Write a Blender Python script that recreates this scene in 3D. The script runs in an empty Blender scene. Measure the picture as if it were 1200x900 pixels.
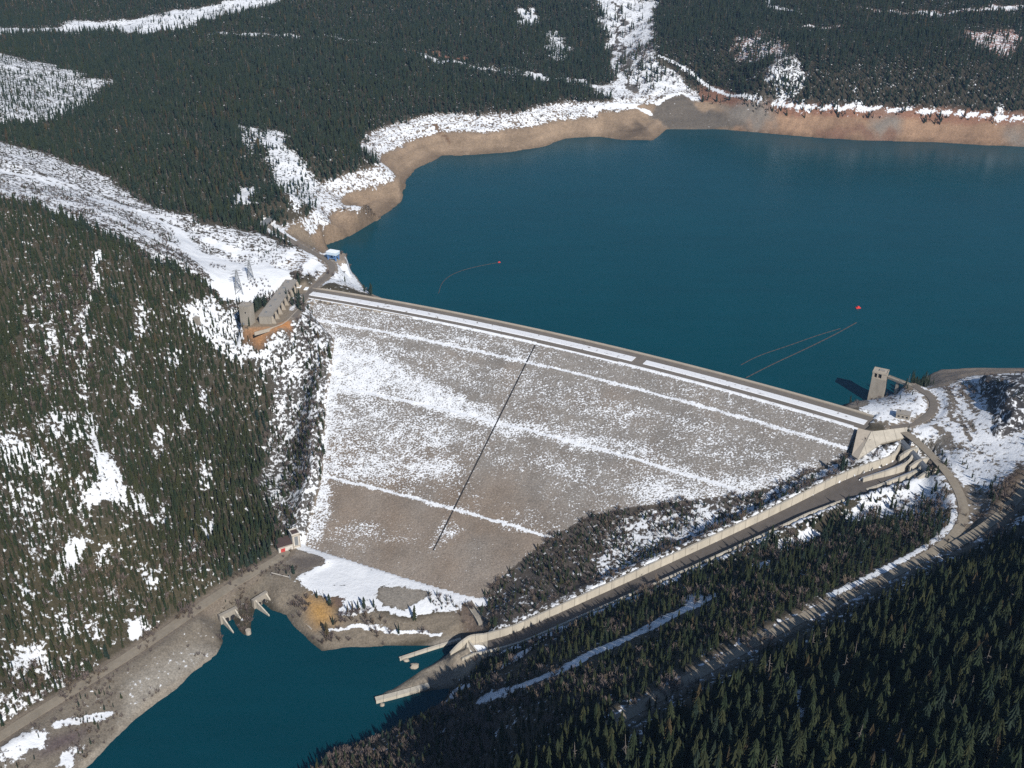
import bpy, bmesh, math, random
import numpy as np
from mathutils import Vector, Matrix

R = math.radians
rng = np.random.default_rng(7)
random.seed(7)
SC = bpy.context.scene
COL = SC.collection

# ------------------------------------------------------------------ camera, sky, sun, exposure
CAM_H, PITCH, FPX = 648.0, R(28.0), 1250.0          # metres above the reservoir, degrees below level, focal length for a 1200 px frame
cam_d = bpy.data.cameras.new('camera')
cam = bpy.data.objects.new('camera', cam_d)
COL.objects.link(cam)
cam.location = (0, 0, CAM_H)
cam.rotation_euler = (math.pi / 2 - PITCH, 0, 0)
cam_d.sensor_width = 36.0
cam_d.lens = FPX / 1200.0 * 36.0
cam_d.clip_start = 1.0
cam_d.clip_end = 60000.0
SC.camera = cam

SUN_EL = R(36.0)
SUN_DIR = np.array([0.44, -0.90])                   # the way from the dam towards the sun, seen from above
SUN_DIR = SUN_DIR / np.linalg.norm(SUN_DIR)
world = bpy.data.worlds.new('World')
SC.world = world
world.use_nodes = True
wn = world.node_tree.nodes
bg = wn['Background']
sky = wn.new('ShaderNodeTexSky')
sky.sky_type = 'NISHITA'
sky.sun_disc = False
sky.sun_elevation = SUN_EL
sky.sun_rotation = math.atan2(SUN_DIR[0], SUN_DIR[1])
sky.altitude = 800
sky.air_density = 1.0
sky.dust_density = 0.6
sky.ozone_density = 2.0
world.node_tree.links.new(sky.outputs[0], bg.inputs[0])
bg.inputs[1].default_value = 0.075

sun_d = bpy.data.lights.new('sun', 'SUN')
sun_d.energy = 5.0
sun_d.angle = R(0.53)
sun_d.color = (1.0, 0.945, 0.86)
sun = bpy.data.objects.new('sun', sun_d)
COL.objects.link(sun)
sv = Vector((SUN_DIR[0] * math.cos(SUN_EL), SUN_DIR[1] * math.cos(SUN_EL), math.sin(SUN_EL)))
sun.rotation_euler = sv.to_track_quat('Z', 'Y').to_euler()
sun.location = (600, -300, 1500)

SC.view_settings.view_transform = 'Standard'
SC.view_settings.look = 'None'
SC.view_settings.exposure = 0.33
SC.view_settings.gamma = 1.0
SC.view_settings.use_curve_mapping = False
SC.render.engine = 'CYCLES'
SC.cycles.max_bounces = 5
SC.cycles.diffuse_bounces = 2
SC.cycles.glossy_bounces = 2
SC.cycles.transmission_bounces = 2
SC.cycles.volume_bounces = 0
SC.cycles.transparent_max_bounces = 4
SC.cycles.use_denoising = False

# ------------------------------------------------------------------ small helpers
def lin(r, g, b):
    """sRGB 0-255 -> linear"""
    f = lambda c: (c / 255 / 12.92) if c / 255 <= 0.04045 else ((c / 255 + 0.055) / 1.055) ** 2.4
    return (f(r), f(g), f(b))

def tag(o, label=None, cat=None, group=None, kind=None):
    if label: o['label'] = label
    if cat: o['category'] = cat
    if group: o['group'] = group
    if kind: o['kind'] = kind
    return o

def empty(name, loc, rz=0.0):
    o = bpy.data.objects.new(name, None)
    o.empty_display_size = 2.0
    COL.objects.link(o)
    o.location = loc
    o.rotation_euler = (0, 0, rz)
    return o

class MB:
    """collects shapes, then links them as one mesh object"""
    def __init__(self):
        self.v, self.f = [], []
    def add(self, vs, fs):
        n = len(self.v)
        self.v += [tuple(p) for p in vs]
        self.f += [tuple(i + n for i in f) for f in fs]
        return self
    def box(self, c, s, rz=0.0, taper=1.0, shift=(0, 0)):
        """c = centre of the base, s = full sizes"""
        hx, hy, hz = s[0] / 2, s[1] / 2, s[2]
        ca, sa = math.cos(rz), math.sin(rz)
        vs = []
        for z, k, sh in ((0, 1.0, (0, 0)), (hz, taper, shift)):
            for x, y in ((-hx, -hy), (hx, -hy), (hx, hy), (-hx, hy)):
                X, Y = x * k + sh[0], y * k + sh[1]
                vs.append((c[0] + X * ca - Y * sa, c[1] + X * sa + Y * ca, c[2] + z))
        return self.add(vs, [(3, 2, 1, 0), (4, 5, 6, 7), (0, 1, 5, 4), (1, 2, 6, 5), (2, 3, 7, 6), (3, 0, 4, 7)])
    def bar(self, a, b, w, h=None, up=(0, 0, 1)):
        a, b = Vector(a), Vector(b)
        h = h or w
        d = (b - a).normalized()
        u = Vector(up)
        if abs(d.dot(u)) > 0.98: u = Vector((1, 0, 0))
        s = d.cross(u).normalized()
        t = s.cross(d).normalized()
        vs = []
        for p in (a, b):
            for i, j in ((-1, -1), (1, -1), (1, 1), (-1, 1)):
                vs.append(tuple(p + s * (i * w / 2) + t * (j * h / 2)))
        return self.add(vs, [(3, 2, 1, 0), (4, 5, 6, 7), (0, 1, 5, 4), (1, 2, 6, 5), (2, 3, 7, 6), (3, 0, 4, 7)])
    def prism(self, pts, z0, z1):
        n = len(pts)
        vs = [(p[0], p[1], z0) for p in pts] + [(p[0], p[1], z1) for p in pts]
        fs = [tuple(range(n - 1, -1, -1)), tuple(range(n, 2 * n))]
        fs += [(i, (i + 1) % n, n + (i + 1) % n, n + i) for i in range(n)]
        return self.add(vs, fs)
    def sweep(self, sections, closed=True):
        """sections: list of equally long lists of 3-D points"""
        n = len(sections[0])
        vs = [p for s in sections for p in s]
        fs = []
        for k in range(len(sections) - 1):
            for i in range(n if closed else n - 1):
                j = (i + 1) % n
                fs.append((k * n + i, k * n + j, (k + 1) * n + j, (k + 1) * n + i))
        if closed:
            fs.append(tuple(range(n - 1, -1, -1)))
            fs.append(tuple((len(sections) - 1) * n + i for i in range(n)))
        return self.add(vs, fs)
    def build(self, name, m, parent=None, smooth=False):
        me = bpy.data.meshes.new(name)
        me.from_pydata(self.v, [], self.f)
        bm = bmesh.new(); bm.from_mesh(me)
        bmesh.ops.recalc_face_normals(bm, faces=bm.faces)
        bm.to_mesh(me); bm.free()
        me.materials.append(m)
        if smooth: me.polygons.foreach_set('use_smooth', [True] * len(me.polygons))
        o = bpy.data.objects.new(name, me)
        COL.objects.link(o)
        if parent: o.parent = parent
        return o

# value noise, numpy
_tab = np.random.default_rng(3).random((512, 512))
def vnoise(x, y, scale, seed=0):
    u = np.asarray(x, float) / scale + 37.7 * seed + 1000.3
    v = np.asarray(y, float) / scale + 91.3 * seed + 1000.7
    i, j = np.floor(u).astype(int), np.floor(v).astype(int)
    a, b = u - i, v - j
    a = a * a * (3 - 2 * a); b = b * b * (3 - 2 * b)
    i0, j0, i1, j1 = i & 511, j & 511, (i + 1) & 511, (j + 1) & 511
    return (_tab[i0, j0] * (1 - a) * (1 - b) + _tab[i1, j0] * a * (1 - b) + _tab[i0, j1] * (1 - a) * b + _tab[i1, j1] * a * b)
def fbm(x, y, scale, seed=0, octv=3):
    s, a, t = 0, 1.0, 0
    for k in range(octv):
        s = s + a * vnoise(x, y, scale / 2 ** k, seed + 11 * k); t += a; a *= 0.5
    return s / t
def sstep(a, b, x):
    t = np.clip((np.asarray(x, float) - a) / (b - a), 0, 1)
    return t * t * (3 - 2 * t)

# survey helpers: a point measured on the photograph, with a known height (at) or distance (aty), as a place in the valley
def ray(px, py):
    x, u = (px - 600) / FPX, -(py - 450) / FPX
    return np.array([x, math.cos(PITCH) + u * math.sin(PITCH), -math.sin(PITCH) + u * math.cos(PITCH)])
def at(px, py, z):
    d = ray(px, py); t = (z - CAM_H) / d[2]
    return np.array([d[0] * t, d[1] * t, float(z)])
def aty(px, py, y):
    d = ray(px, py); t = y / d[1]
    return np.array([d[0] * t, float(y), CAM_H + d[2] * t])

def poly_sd(X, Y, P):
    """signed distance to a closed polygon, negative inside"""
    P = np.asarray(P, float)[:, :2]
    d2 = np.full(X.shape, 1e18); ins = np.zeros(X.shape, bool)
    for a, b in zip(P, np.roll(P, -1, 0)):
        e = b - a; L = max(e @ e, 1e-9)
        t = np.clip(((X - a[0]) * e[0] + (Y - a[1]) * e[1]) / L, 0, 1)
        d2 = np.minimum(d2, (X - a[0] - t * e[0]) ** 2 + (Y - a[1] - t * e[1]) ** 2)
        c = (a[1] > Y) != (b[1] > Y)
        if c.any() and abs(e[1]) > 1e-12:
            ins ^= c & (X < a[0] + (Y - a[1]) * e[0] / e[1])
    return np.where(ins, -1, 1) * np.sqrt(d2)
def line_d(X, Y, P, Z=None):
    """distance to a polyline and the height of the line at the nearest point"""
    P = np.asarray(P, float)
    d2 = np.full(X.shape, 1e18); zz = np.zeros(X.shape)
    for a, b in zip(P[:-1], P[1:]):
        e = b[:2] - a[:2]; L = max(e @ e, 1e-9)
        t = np.clip(((X - a[0]) * e[0] + (Y - a[1]) * e[1]) / L, 0, 1)
        q = (X - a[0] - t * e[0]) ** 2 + (Y - a[1] - t * e[1]) ** 2
        m = q < d2
        d2 = np.where(m, q, d2)
        if P.shape[1] > 2: zz = np.where(m, a[2] + t * (b[2] - a[2]), zz)
    return np.sqrt(d2), zz
def smooth_line(P, step=6.0, it=3):
    P = np.asarray(P, float)
    for _ in range(it):
        Q = [P[0]]
        for a, b in zip(P[:-1], P[1:]): Q += [a * .75 + b * .25, a * .25 + b * .75]
        P = np.array(Q + [P[-1]])
    s = np.r_[0, np.cumsum(np.linalg.norm(np.diff(P, axis=0), axis=1))]
    n = max(2, int(s[-1] / step) + 1)
    t = np.linspace(0, s[-1], n)
    return np.stack([np.interp(t, s, P[:, k]) for k in range(P.shape[1])], 1)
def offset_line(P, d):
    T = np.gradient(P[:, :2], axis=0); T /= np.linalg.norm(T, axis=1)[:, None]
    N = np.stack([-T[:, 1], T[:, 0]], 1)
    Q = P.copy(); Q[:, :2] += N * np.asarray(d).reshape(-1, 1) if np.ndim(d) else N * d
    return Q

# ------------------------------------------------------------------ heights of the main features
Z_CREST, Z_TOE, Z_RIVER = 38.0, -124.3, -140.0
# the dam: downstream crest edge is an arc of a circle
cd = np.array([at(*p, Z_CREST) for p in ((365, 350), (500, 375), (640, 404), (760, 433), (880, 465), (1000, 500))])
A_ = np.c_[2 * cd[:, :2], np.ones(len(cd))]
sol = np.linalg.lstsq(A_, (cd[:, :2] ** 2).sum(1), rcond=None)[0]
OC = sol[:2]; RC = math.sqrt(sol[2] + OC @ OC)
BENCH_Z = []
def prof(d):
    """height of the downstream face d metres below the crest edge (negative d: on the crest)"""
    return np.where(d < 0, Z_CREST, np.maximum(Z_CREST - d / 2.0, Z_TOE))
def dam_z(x, y):
    r = np.hypot(x - OC[0], y - OC[1])
    return prof(RC - r)
def dam_hit(px, py):
    d = ray(px, py); t = np.linspace(500, 2500, 8001)
    X, Y, Zr = d[0] * t, d[1] * t, CAM_H + d[2] * t
    k = np.argmax(Zr < dam_z(X, Y))
    return np.array([X[k], Y[k], Zr[k]])
DAM_PX = [(352, 352), (392, 398), (388, 440), (383, 470), (380, 520), (378, 560), (368, 600), (357, 640),
          (400, 655), (450, 670), (500, 684), (545, 697), (566, 701),
          (580, 682), (612, 655), (645, 630), (690, 604), (740, 594), (790, 587), (870, 578), (905, 570), (960, 548), (998, 530), (1004, 503)]
DAM_POLY = np.array([dam_hit(*p) for p in DAM_PX] + [p for p in cd[::-1][1:-1]])

LAKE = [at(*p, 0)[:2] for p in ((440, 349), (428, 340), (408, 318), (397, 305), (378, 288), (402, 279), (445, 257), (471, 236), (474, 215), (485, 199), (518, 183), (560, 181),
        (600, 178), (640, 171), (662, 162), (700, 160), (730, 164), (765, 165), (783, 152), (850, 152), (920, 158), (1000, 164), (1100, 167), (1200, 172))]
LAKE += [(1700, 2260), (2700, 2150), (4500, 2100), (4500, 900), (2300, 1050), (1300, 1230)]
LAKE += [at(*p, 0)[:2] for p in ((1240, 428), (1200, 430), (1150, 431), (1100, 434), (1083, 443), (1068, 450), (1050, 459), (1030, 470), (1005, 470), (985, 471))]
_c = [(OC[0] + (RC + 40 + 70) * math.cos(a), OC[1] + (RC + 40 + 70) * math.sin(a)) for a in
      np.linspace(math.atan2(cd[-1, 1] - OC[1], cd[-1, 0] - OC[0]), math.atan2(cd[0, 1] - OC[1], cd[0, 0] - OC[0]), 9)]
LAKE += _c[1:-1]
RIVER = [at(*p, Z_RIVER)[:2] for p in ((-100, 1150), (40, 950), (105, 895), (150, 852), (205, 808), (255, 765), (261, 752), (259, 730), (272, 724), (285, 745), (294, 743), (298, 712), (306, 704), (316, 716),
         (335, 722), (352, 742), (377, 762), (425, 758), (470, 757), (515, 757), (544, 750), (538, 758), (524, 767), (508, 777), (488, 788), (470, 801), (452, 811), (440, 818), (446, 825), (478, 815), (502, 808), (528, 805), (522, 822), (470, 850), (420, 872), (378, 893), (345, 915), (300, 990), (250, 1150))]

# roads, as centre lines with heights
ROAD_RIVER = smooth_line([at(-60, 905, -123), at(0, 862, -122), at(100, 800, -122), at(160, 762, -121.5), at(200, 735, -121.5), at(260, 693, -121), at(300, 669, -120.7), at(326, 655, -120.4), at(336, 645, -120.2)])
ROAD_BEND = smooth_line([at(1046, 500, 38), at(1062, 507, 38), at(1085, 526, 38), at(1113, 556, 38), at(1131, 590, 39), at(1127, 620, 40), at(1095, 647, 41), at(1020, 686, 43), at(930, 728, 45), at(840, 777, 48), at(740, 834, 52), at(712, 850, 53)])
ROAD_UPPER = smooth_line([at(1300, 490, 75), at(1240, 530, 66), at(1204, 570, 57), at(1180, 597, 51), at(1145, 624, 44), at(1112, 642, 41.5)])
ROAD_TOWER = smooth_line([at(1046, 502, 38.1), at(1066, 498, 38.3), at(1084, 491, 39), at(1096, 478, 39.5), at(1092, 465, 39), at(1078, 456, 38.5), at(1070, 451, 38)])
ROAD_CRANE = smooth_line([at(344, 372, 38), at(356, 353, 38), at(366, 338, 38.2), at(380, 326, 39), at(392, 314, 40), at(382, 303, 41), at(366, 296, 43), at(340, 281, 48), at(322, 270, 52), at(312, 262, 54)])
ROAD_CORRIDOR = smooth_line([at(352, 349, 39), at(372, 332, 39.5)])
CHUTE = smooth_line([at(1056, 521, 34), at(1050, 534, 29), at(995, 551, 21), at(922, 588, 4), at(850, 622, -16), at(780, 654, -38), at(700, 690, -64), at(640, 717, -86), at(600, 735, -101), at(566, 744, -111)], 5.0)
CH_W = np.interp(np.linspace(0, 1, len(CHUTE)), [0, .12, .3, 1], [42, 39, 27, 25])   # clear width
CH_WALL = 9.5
CH_MID = CHUTE.copy()
CH_MID = offset_line(CHUTE, np.array(CH_W / 2).reshape(-1, 1))
CH_MID[:, 2] = CHUTE[:, 2] - CH_WALL

# ------------------------------------------------------------------ terrain heights
CTRL = []
for p in ((365, 345, 40), (328, 376, 37), (345, 362, 38), (300, 384, 35), (352, 318, 48), (380, 318, 40), (390, 303, 40), (318, 262, 56), (350, 284, 48), (330, 275, 52), (405, 330, 36),
          (285, 340, 52), (305, 322, 58), (260, 305, 72), (200, 272, 100), (240, 285, 82), (100, 225, 140), (0, 182, 185), (-150, 120, 240), (60, 210, 160), (320, 300, 60), (250, 262, 88),
          # shore tops
          (390, 251, 50), (440, 231, 50), (452, 193, 50), (450, 156, 52), (500, 139, 52), (560, 137, 52), (620, 131, 52), (690, 124, 50), (745, 122, 46), (790, 117, 44), (815, 105, 50), (850, 112, 50), (900, 123, 50),
          (1000, 130, 50), (1100, 133, 50), (1190, 138, 50), (1300, 143, 50), (1500, 150, 55),
          # right abutment
          (1040, 488, 40), (1075, 462, 40), (1060, 480, 40), (1100, 452, 38), (1110, 480, 42), (1125, 500, 43), (1110, 455, 40), (1150, 455, 46), (1195, 437, 28), (1130, 437, 22), (1200, 480, 72), (1230, 470, 84),
          (1185, 520, 50), (1140, 540, 42), (1120, 520, 42), (1165, 570, 46), (1200, 545, 60), (1130, 600, 38), (1250, 520, 70),
          (1090, 560, 26), (1060, 590, 18), (1000, 612, 6), (940, 640, -8), (1060, 640, 32), (1000, 660, 26), (930, 690, 24), (870, 660, -14), (860, 730, 24), (790, 690, -32), (770, 770, 22), (700, 730, -52), (700, 800, 14),
          (630, 765, -70), (620, 840, -8), (550, 800, -98), (500, 830, -122), (520, 860, -82), (440, 870, -125), (580, 890, -18), (480, 895, -86), (670, 880, 62), (760, 850, 70),
          # lower right slope
          (1200, 610, 60), (1150, 640, 46), (1060, 690, 58), (1200, 660, 78), (980, 740, 60), (1100, 720, 74), (880, 790, 66), (1190, 740, 112), (1080, 790, 105), (960, 820, 96), (860, 860, 92), (1190, 850, 160), (1080, 880, 148), (960, 890, 124), (800, 890, 94),
          # river side
          (60, 880, -130), (150, 820, -131), (230, 760, -131), (0, 905, -130), (345, 660, -121), (385, 665, -123), (440, 690, -124), (500, 700, -123.5), (545, 708, -122.5), (370, 700, -124), (400, 722, -126), (480, 725, -127), (330, 690, -123.5), (350, 705, -126),
          (540, 730, -129), (440, 742, -133), (500, 745, -133), (380, 742, -134), (400, 752, -138), (300, 692, -123), (560, 718, -121), (577, 728, -110), (562, 764, -121), (548, 772, -127), (528, 782, -132), (508, 794, -136), (570, 778, -119), (545, 800, -125),
          (-100, 1000, -125), (500, 1050, -20), (650, 1000, 70), (800, 1100, 110), (1000, 1000, 140), (1200, 1000, 165)):
    CTRL.append(at(*p))
for p in (# forest plateau beyond the cleared corridor
          (200, 200, 1820), (100, 170, 1850), (0, 130, 1900), (300, 220, 1800), (300, 130, 2250), (150, 110, 2300), (0, 90, 2250), (200, 60, 2750), (60, 45, 2800), (0, 12, 3050), (300, 8, 3150), (400, 100, 2500), (400, 190, 1980), (360, 240, 1720),
          (450, 60, 2850), (450, 12, 3200), (600, 55, 2950), (600, 10, 3300), (560, 100, 2640), (660, 100, 2640), (700, 60, 2950), (740, 80, 2760), (740, 30, 3100), (740, 0, 3300), (800, 50, 2860), (800, 0, 3250),
          (900, 85, 2580), (900, 30, 2900), (900, 0, 3150), (1000, 95, 2520), (1000, 40, 2800), (1000, 0, 3050), (1100, 95, 2500), (1100, 30, 2820), (1190, 95, 2480), (1190, 30, 2780), (1190, 0, 2950), (1350, 60, 2650),
          # left hill facing the dam
          (0, 240, 1360), (30, 250, 1350), (80, 272, 1350), (130, 292, 1350), (185, 318, 1355), (235, 340, 1360), (0, 320, 1240), (0, 400, 1140), (100, 400, 1190), (200, 420, 1245), (300, 440, 1285), (290, 400, 1335), (0, 550, 975), (100, 560, 1010), (100, 640, 960),
          (200, 560, 1085), (280, 540, 1150), (300, 600, 1080), (0, 700, 850), (100, 720, 878), (200, 660, 960), (0, 790, 785), (60, 790, 812), (270, 650, 1000), (320, 560, 1165), (330, 500, 1240), (-120, 300, 1240), (-120, 500, 960), (-120, 700, 780)):
    CTRL.append(aty(*p))
for p in LAKE[:24:1] + LAKE[30:40:2]:
    CTRL.append(np.array([p[0], p[1], 0.0]))
for p in RIVER[2:6] + RIVER[15:20] + RIVER[28:32]:
    CTRL.append(np.array([p[0], p[1], Z_RIVER]))
for p in DAM_POLY: CTRL.append(p)
for p in ((-3000, 4200, 520), (0, 4300, 470), (3000, 4300, 520), (1500, 3700, 420), (-1600, 3700, 390), (-2500, 2500, 420), (2600, 3000, 350), (-1600, 1200, 520), (-1500, 500, 250), (-600, 300, -80), (-300, 0, -140), (900, 0, 130), (1800, 300, 380), (1700, 900, 200), (0, -800, -140), (700, 250, 170),
          (-9000, 9000, 1400), (0, 11000, 1300), (9000, 9000, 1400), (-9000, 0, 900), (9000, 0, 900), (0, -3000, -140), (-4000, -2500, 500), (4000, -2500, 400), (2500, 600, 350), (3800, 700, 300), (3600, 2700, 300)):
    CTRL.append(np.array(p, float))
CTRL = np.array(CTRL)
# drop near duplicates
keep = []
for i, c in enumerate(CTRL):
    if all(np.hypot(*(c - CTRL[j])[:2]) > 9 for j in keep): keep.append(i)
CTRL = CTRL[keep]
CQ = 45.0
def kern(d2): return np.sqrt(d2 + CQ * CQ)
n = len(CTRL)
Xc, Yc, Zc = CTRL.T
K = kern((Xc[:, None] - Xc) ** 2 + (Yc[:, None] - Yc) ** 2) - np.eye(n) * 2.0
S_ = 1e-3
Pm = np.c_[np.ones(n), Xc * S_, Yc * S_]
M_ = np.block([[K, Pm], [Pm.T, np.zeros((3, 3))]])
W_ = np.linalg.solve(M_, np.r_[Zc, np.zeros(3)])

def axis(parts):
    out = []
    for a, b, s in parts: out += list(np.arange(a, b - s * 0.4, s))
    return np.array(out + [parts[-1][1]], float)
XS = axis([(-12000, -2400, 400), (-2400, -900, 9), (-900, 900, 3.5), (900, 2400, 9), (2400, 12000, 400)])
YS = axis([(-3000, 150, 150), (150, 1600, 3.5), (1600, 4300, 8), (4300, 15000, 400)])
GX, GY = np.meshgrid(XS, YS)
H = np.full(GX.shape, W_[n]) + W_[n + 1] * GX * S_ + W_[n + 2] * GY * S_
for i in range(n):
    H += W_[i] * kern((GX - Xc[i]) ** 2 + (GY - Yc[i]) ** 2)
H += 0

SD_DAM = poly_sd(GX, GY, DAM_POLY)
SD_LAKE = poly_sd(GX + 9 * (vnoise(GX, GY, 45, 2) - .5), GY + 9 * (vnoise(GX, GY, 45, 3) - .5), LAKE)
SD_RIV = poly_sd(GX + 4 * (vnoise(GX, GY, 20, 4) - .5), GY + 4 * (vnoise(GX, GY, 20, 5) - .5), RIVER)

# rough ground
far = sstep(2600, 5200, GY) + sstep(2600, 5200, np.abs(GX))
toe_flat = sstep(60, 0, poly_sd(GX, GY, [at(*p, -123)[:2] for p in ((340, 640), (545, 690), (560, 720), (400, 722), (330, 680))]))
abut = sstep(160, 20, np.hypot(GX - at(330, 360, 38)[0], GY - at(330, 360, 38)[1])) + sstep(170, 60, np.hypot(GX - at(1065, 485, 40)[0], GY - at(1065, 485, 40)[1]))
calm = np.clip(1 - toe_flat - 0.8 * np.clip(abut, 0, 1), 0.06, 1)
lake_calm = sstep(0, 160, SD_LAKE)
H += calm * (0.42 + 0.58 * lake_calm) * ((fbm(GX, GY, 150, 1, 3) - .5) * 16 + (fbm(GX, GY, 38, 5, 3) - .5) * 6)
H += calm * (fbm(GX, GY, 11, 8, 2) - .5) * 1.6
_b = sstep(-2, 10, SD_LAKE) * sstep(190, 120, SD_LAKE) * (GY > 1480)
H += _b * (1.5 * np.sin(H * 2 * math.pi / 8.5 + 5 * fbm(GX, GY, 140, 37, 2)) - 7 * np.clip(.34 - vnoise(GX, GY * .5, 30, 38), 0, 1) * 2)
H += far * (fbm(GX, GY, 1800, 21, 4) - .5) * 500 * sstep(4600, 7000, np.hypot(GX, GY))
# gully running down to the lake
gul = smooth_line([aty(750, 0, 3300), aty(735, 40, 3020), aty(728, 75, 2790), aty(742, 105, 2610), at(768, 142, 12)])
gd, gz = line_d(GX, GY, gul)
H -= sstep(90, 0, gd) * 9
# the cliff cut on the right bank
CL = [at(*p, 46)[:2] for p in ((1146, 443), (1150, 468), (1158, 494), (1168, 518))]
CL_IN = [(p[0] + 190, p[1] + 6) for p in CL][::-1]
CLIFF = CL + CL_IN
sdc = poly_sd(GX + 10 * (vnoise(GX, GY, 14, 31) - .5), GY, CLIFF)
_top = np.interp(GY, [CL[3][1], CL[2][1], CL[1][1], CL[0][1]], [30, 44, 24, 6])
_ris = np.minimum(-sdc * 3.2, 15) + np.minimum(np.clip(-sdc - 9, 0, 99) * 2.6, 18) + np.clip(-sdc - 22, 0, 99) * 1.0
H = np.where(sdc < 0, np.maximum(H, 45 + np.minimum(_ris, _top) * (.85 + .4 * fbm(GX, GY, 22, 34, 3)) + 4 * (vnoise(GX, GY, 12, 33) - .5)), H)

# dam footprint: the hill meets the fill along its outline
DZ = dam_z(GX, GY)
near = sstep(45, 0, SD_DAM)
H = np.where(SD_DAM > 0, near * np.maximum(DZ + 0.3 + 0.9 * (DZ <= Z_TOE + 1) + np.where(GX < -100, np.minimum(1.5 * np.clip(SD_DAM - 1, 0, 60), 21) * (.3 + 1.3 * fbm(GX, GY, 15, 36, 3)), .22 * np.clip(SD_DAM, 0, 60)) * (DZ > Z_TOE + 1) * (DZ < Z_CREST - 1), H * 0 - 500) + (1 - near) * H, H)
H = np.where(SD_DAM <= 0, np.where(DZ <= Z_TOE + .02, Z_TOE + .3, DZ - np.clip(1.0 - SD_DAM * 0.7, 1.0, 12)), H)
rr = np.hypot(GX - OC[0], GY - OC[1])
ang = np.arctan2(GY - OC[1], GX - OC[0])
a0, a1 = math.atan2(cd[-1, 1] - OC[1], cd[-1, 0] - OC[0]), math.atan2(cd[0, 1] - OC[1], cd[0, 0] - OC[0])
on_crest = (rr > RC - 2) & (rr < RC + 42) & (ang > a0 - 0.004) & (ang < a1 + 0.004)
H = np.where(on_crest, np.minimum(H, Z_CREST - 4), H)

def carve(P, hw, fall, dz=0.0, only=None):
    global H
    d, z = line_d(GX, GY, P)
    w = sstep(hw + fall, hw, d)
    H = H * (1 - w) + (z + dz) * w
carve(ROAD_RIVER, 9, 16, -0.5)
carve(ROAD_UPPER, 8, 14, -0.5)
carve(ROAD_BEND, 9, 16, -0.5)
carve(ROAD_TOWER, 7, 10, -0.5)
carve(ROAD_CRANE, 7, 12, -0.5)
# pads
def pad(P, z, fall):
    global H
    s = poly_sd(GX, GY, P); w = sstep(fall, 0, s)
    H = H * (1 - w) + z * w
pad([at(*p, 36)[:2] for p in ((284, 383), (330, 386), (352, 362), (366, 341), (345, 336), (300, 366))], 37.3, 12)
pad([at(*p, 40)[:2] for p in ((1040, 492), (1066, 492), (1074, 478), (1050, 474))], 39.6, 8)
pad([at(*p, 40)[:2] for p in ((378, 302), (404, 306), (404, 296), (384, 292))], 40, 8)
pad([at(*p, -120.5)[:2] for p in ((318, 646), (360, 648), (384, 656), (352, 676), (322, 668))], -120.6, 10)
# chute trench
cdist, cz = line_d(GX, GY, CH_MID)
cw = 21.0
w = sstep(cw + 22, cw, cdist)
H = H * (1 - w) + (cz + CH_WALL - 0.35) * w
# near the gates the ground is held back by stepped walls
trench = cdist < 15.0 + 0
wid = np.interp(cz, [-130, -6, 19, 25], [12.5, 13.5, 19.5, 21])
H = np.where(cdist < wid + 2.1, np.minimum(H, cz - 3.0), H)
# hollow in front of the wing wall and in the gate bays
WQ = [at(1020, 507.5, 37.6), at(1062, 502.5, 37.6), at(1061, 514, 30), at(1032, 521, 27), at(1004, 540, float(dam_hit(1001, 532)[2]) + 2)]
_n = np.cross(WQ[1] - WQ[0], WQ[4] - WQ[0])
def on_plane(px, py):
    d = ray(px, py); c = np.array([0, 0, CAM_H]); return c + d * (np.dot(WQ[0] - c, _n) / np.dot(d, _n))
WQ[2], WQ[3] = on_plane(1061, 514), on_plane(1032, 521); _pl = WQ[0][2] - ((GX - WQ[0][0]) * _n[0] + (GY - WQ[0][1]) * _n[1]) / _n[2]
_m = (poly_sd(GX, GY, WQ) < 3) & (GY > 1000)
H = np.where(_m, np.minimum(H, np.maximum(_pl - 3, 5)), H)
# lake and river beds
H = np.where(SD_LAKE < 0, np.minimum(H, -0.5 + np.maximum(SD_LAKE * 0.55, -55)), np.where((SD_LAKE < 60) & ~on_crest & (SD_DAM > 0), np.maximum(H, np.minimum(0.35 * SD_LAKE, 12)), H))
up = (rr > RC + 40) & (rr < RC + 140) & (ang > a0 + 0.01) & (ang < a1 - 0.02)
H = np.where(up, np.minimum(H, Z_CREST - 6 - (rr - RC - 40) * 0.6), H)
H = np.where(SD_RIV < 0, np.minimum(H, Z_RIVER - 0.4 + np.maximum(SD_RIV * 0.5, -30)), np.where(SD_RIV < 40, np.maximum(np.minimum(H, Z_RIVER + 0.4 + 0.85 * np.clip(SD_RIV - 1, 0, 99)), Z_RIVER + np.minimum(0.3 * SD_RIV, 6)), H))

def ground(x, y):
    x, y = np.asarray(x, float), np.asarray(y, float)
    i = np.clip(np.searchsorted(XS, x) - 1, 0, len(XS) - 2); j = np.clip(np.searchsorted(YS, y) - 1, 0, len(YS) - 2)
    a = np.clip((x - XS[i]) / (XS[i + 1] - XS[i]), 0, 1); b = np.clip((y - YS[j]) / (YS[j + 1] - YS[j]), 0, 1)
    return H[j, i] * (1 - a) * (1 - b) + H[j, i + 1] * a * (1 - b) + H[j + 1, i] * (1 - a) * b + H[j + 1, i + 1] * a * b
def sample(F, x, y):
    i = np.clip(np.searchsorted(XS, x) - 1, 0, len(XS) - 2); j = np.clip(np.searchsorted(YS, y) - 1, 0, len(YS) - 2)
    a = (x - XS[i]) / (XS[i + 1] - XS[i]); b = (y - YS[j]) / (YS[j + 1] - YS[j])
    return F[j, i] * (1 - a) * (1 - b) + F[j, i + 1] * a * (1 - b) + F[j + 1, i] * (1 - a) * b + F[j + 1, i + 1] * a * b
_T = np.concatenate([np.arange(250, 1800, 1.5), np.arange(1800, 4600, 4.0)])
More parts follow.
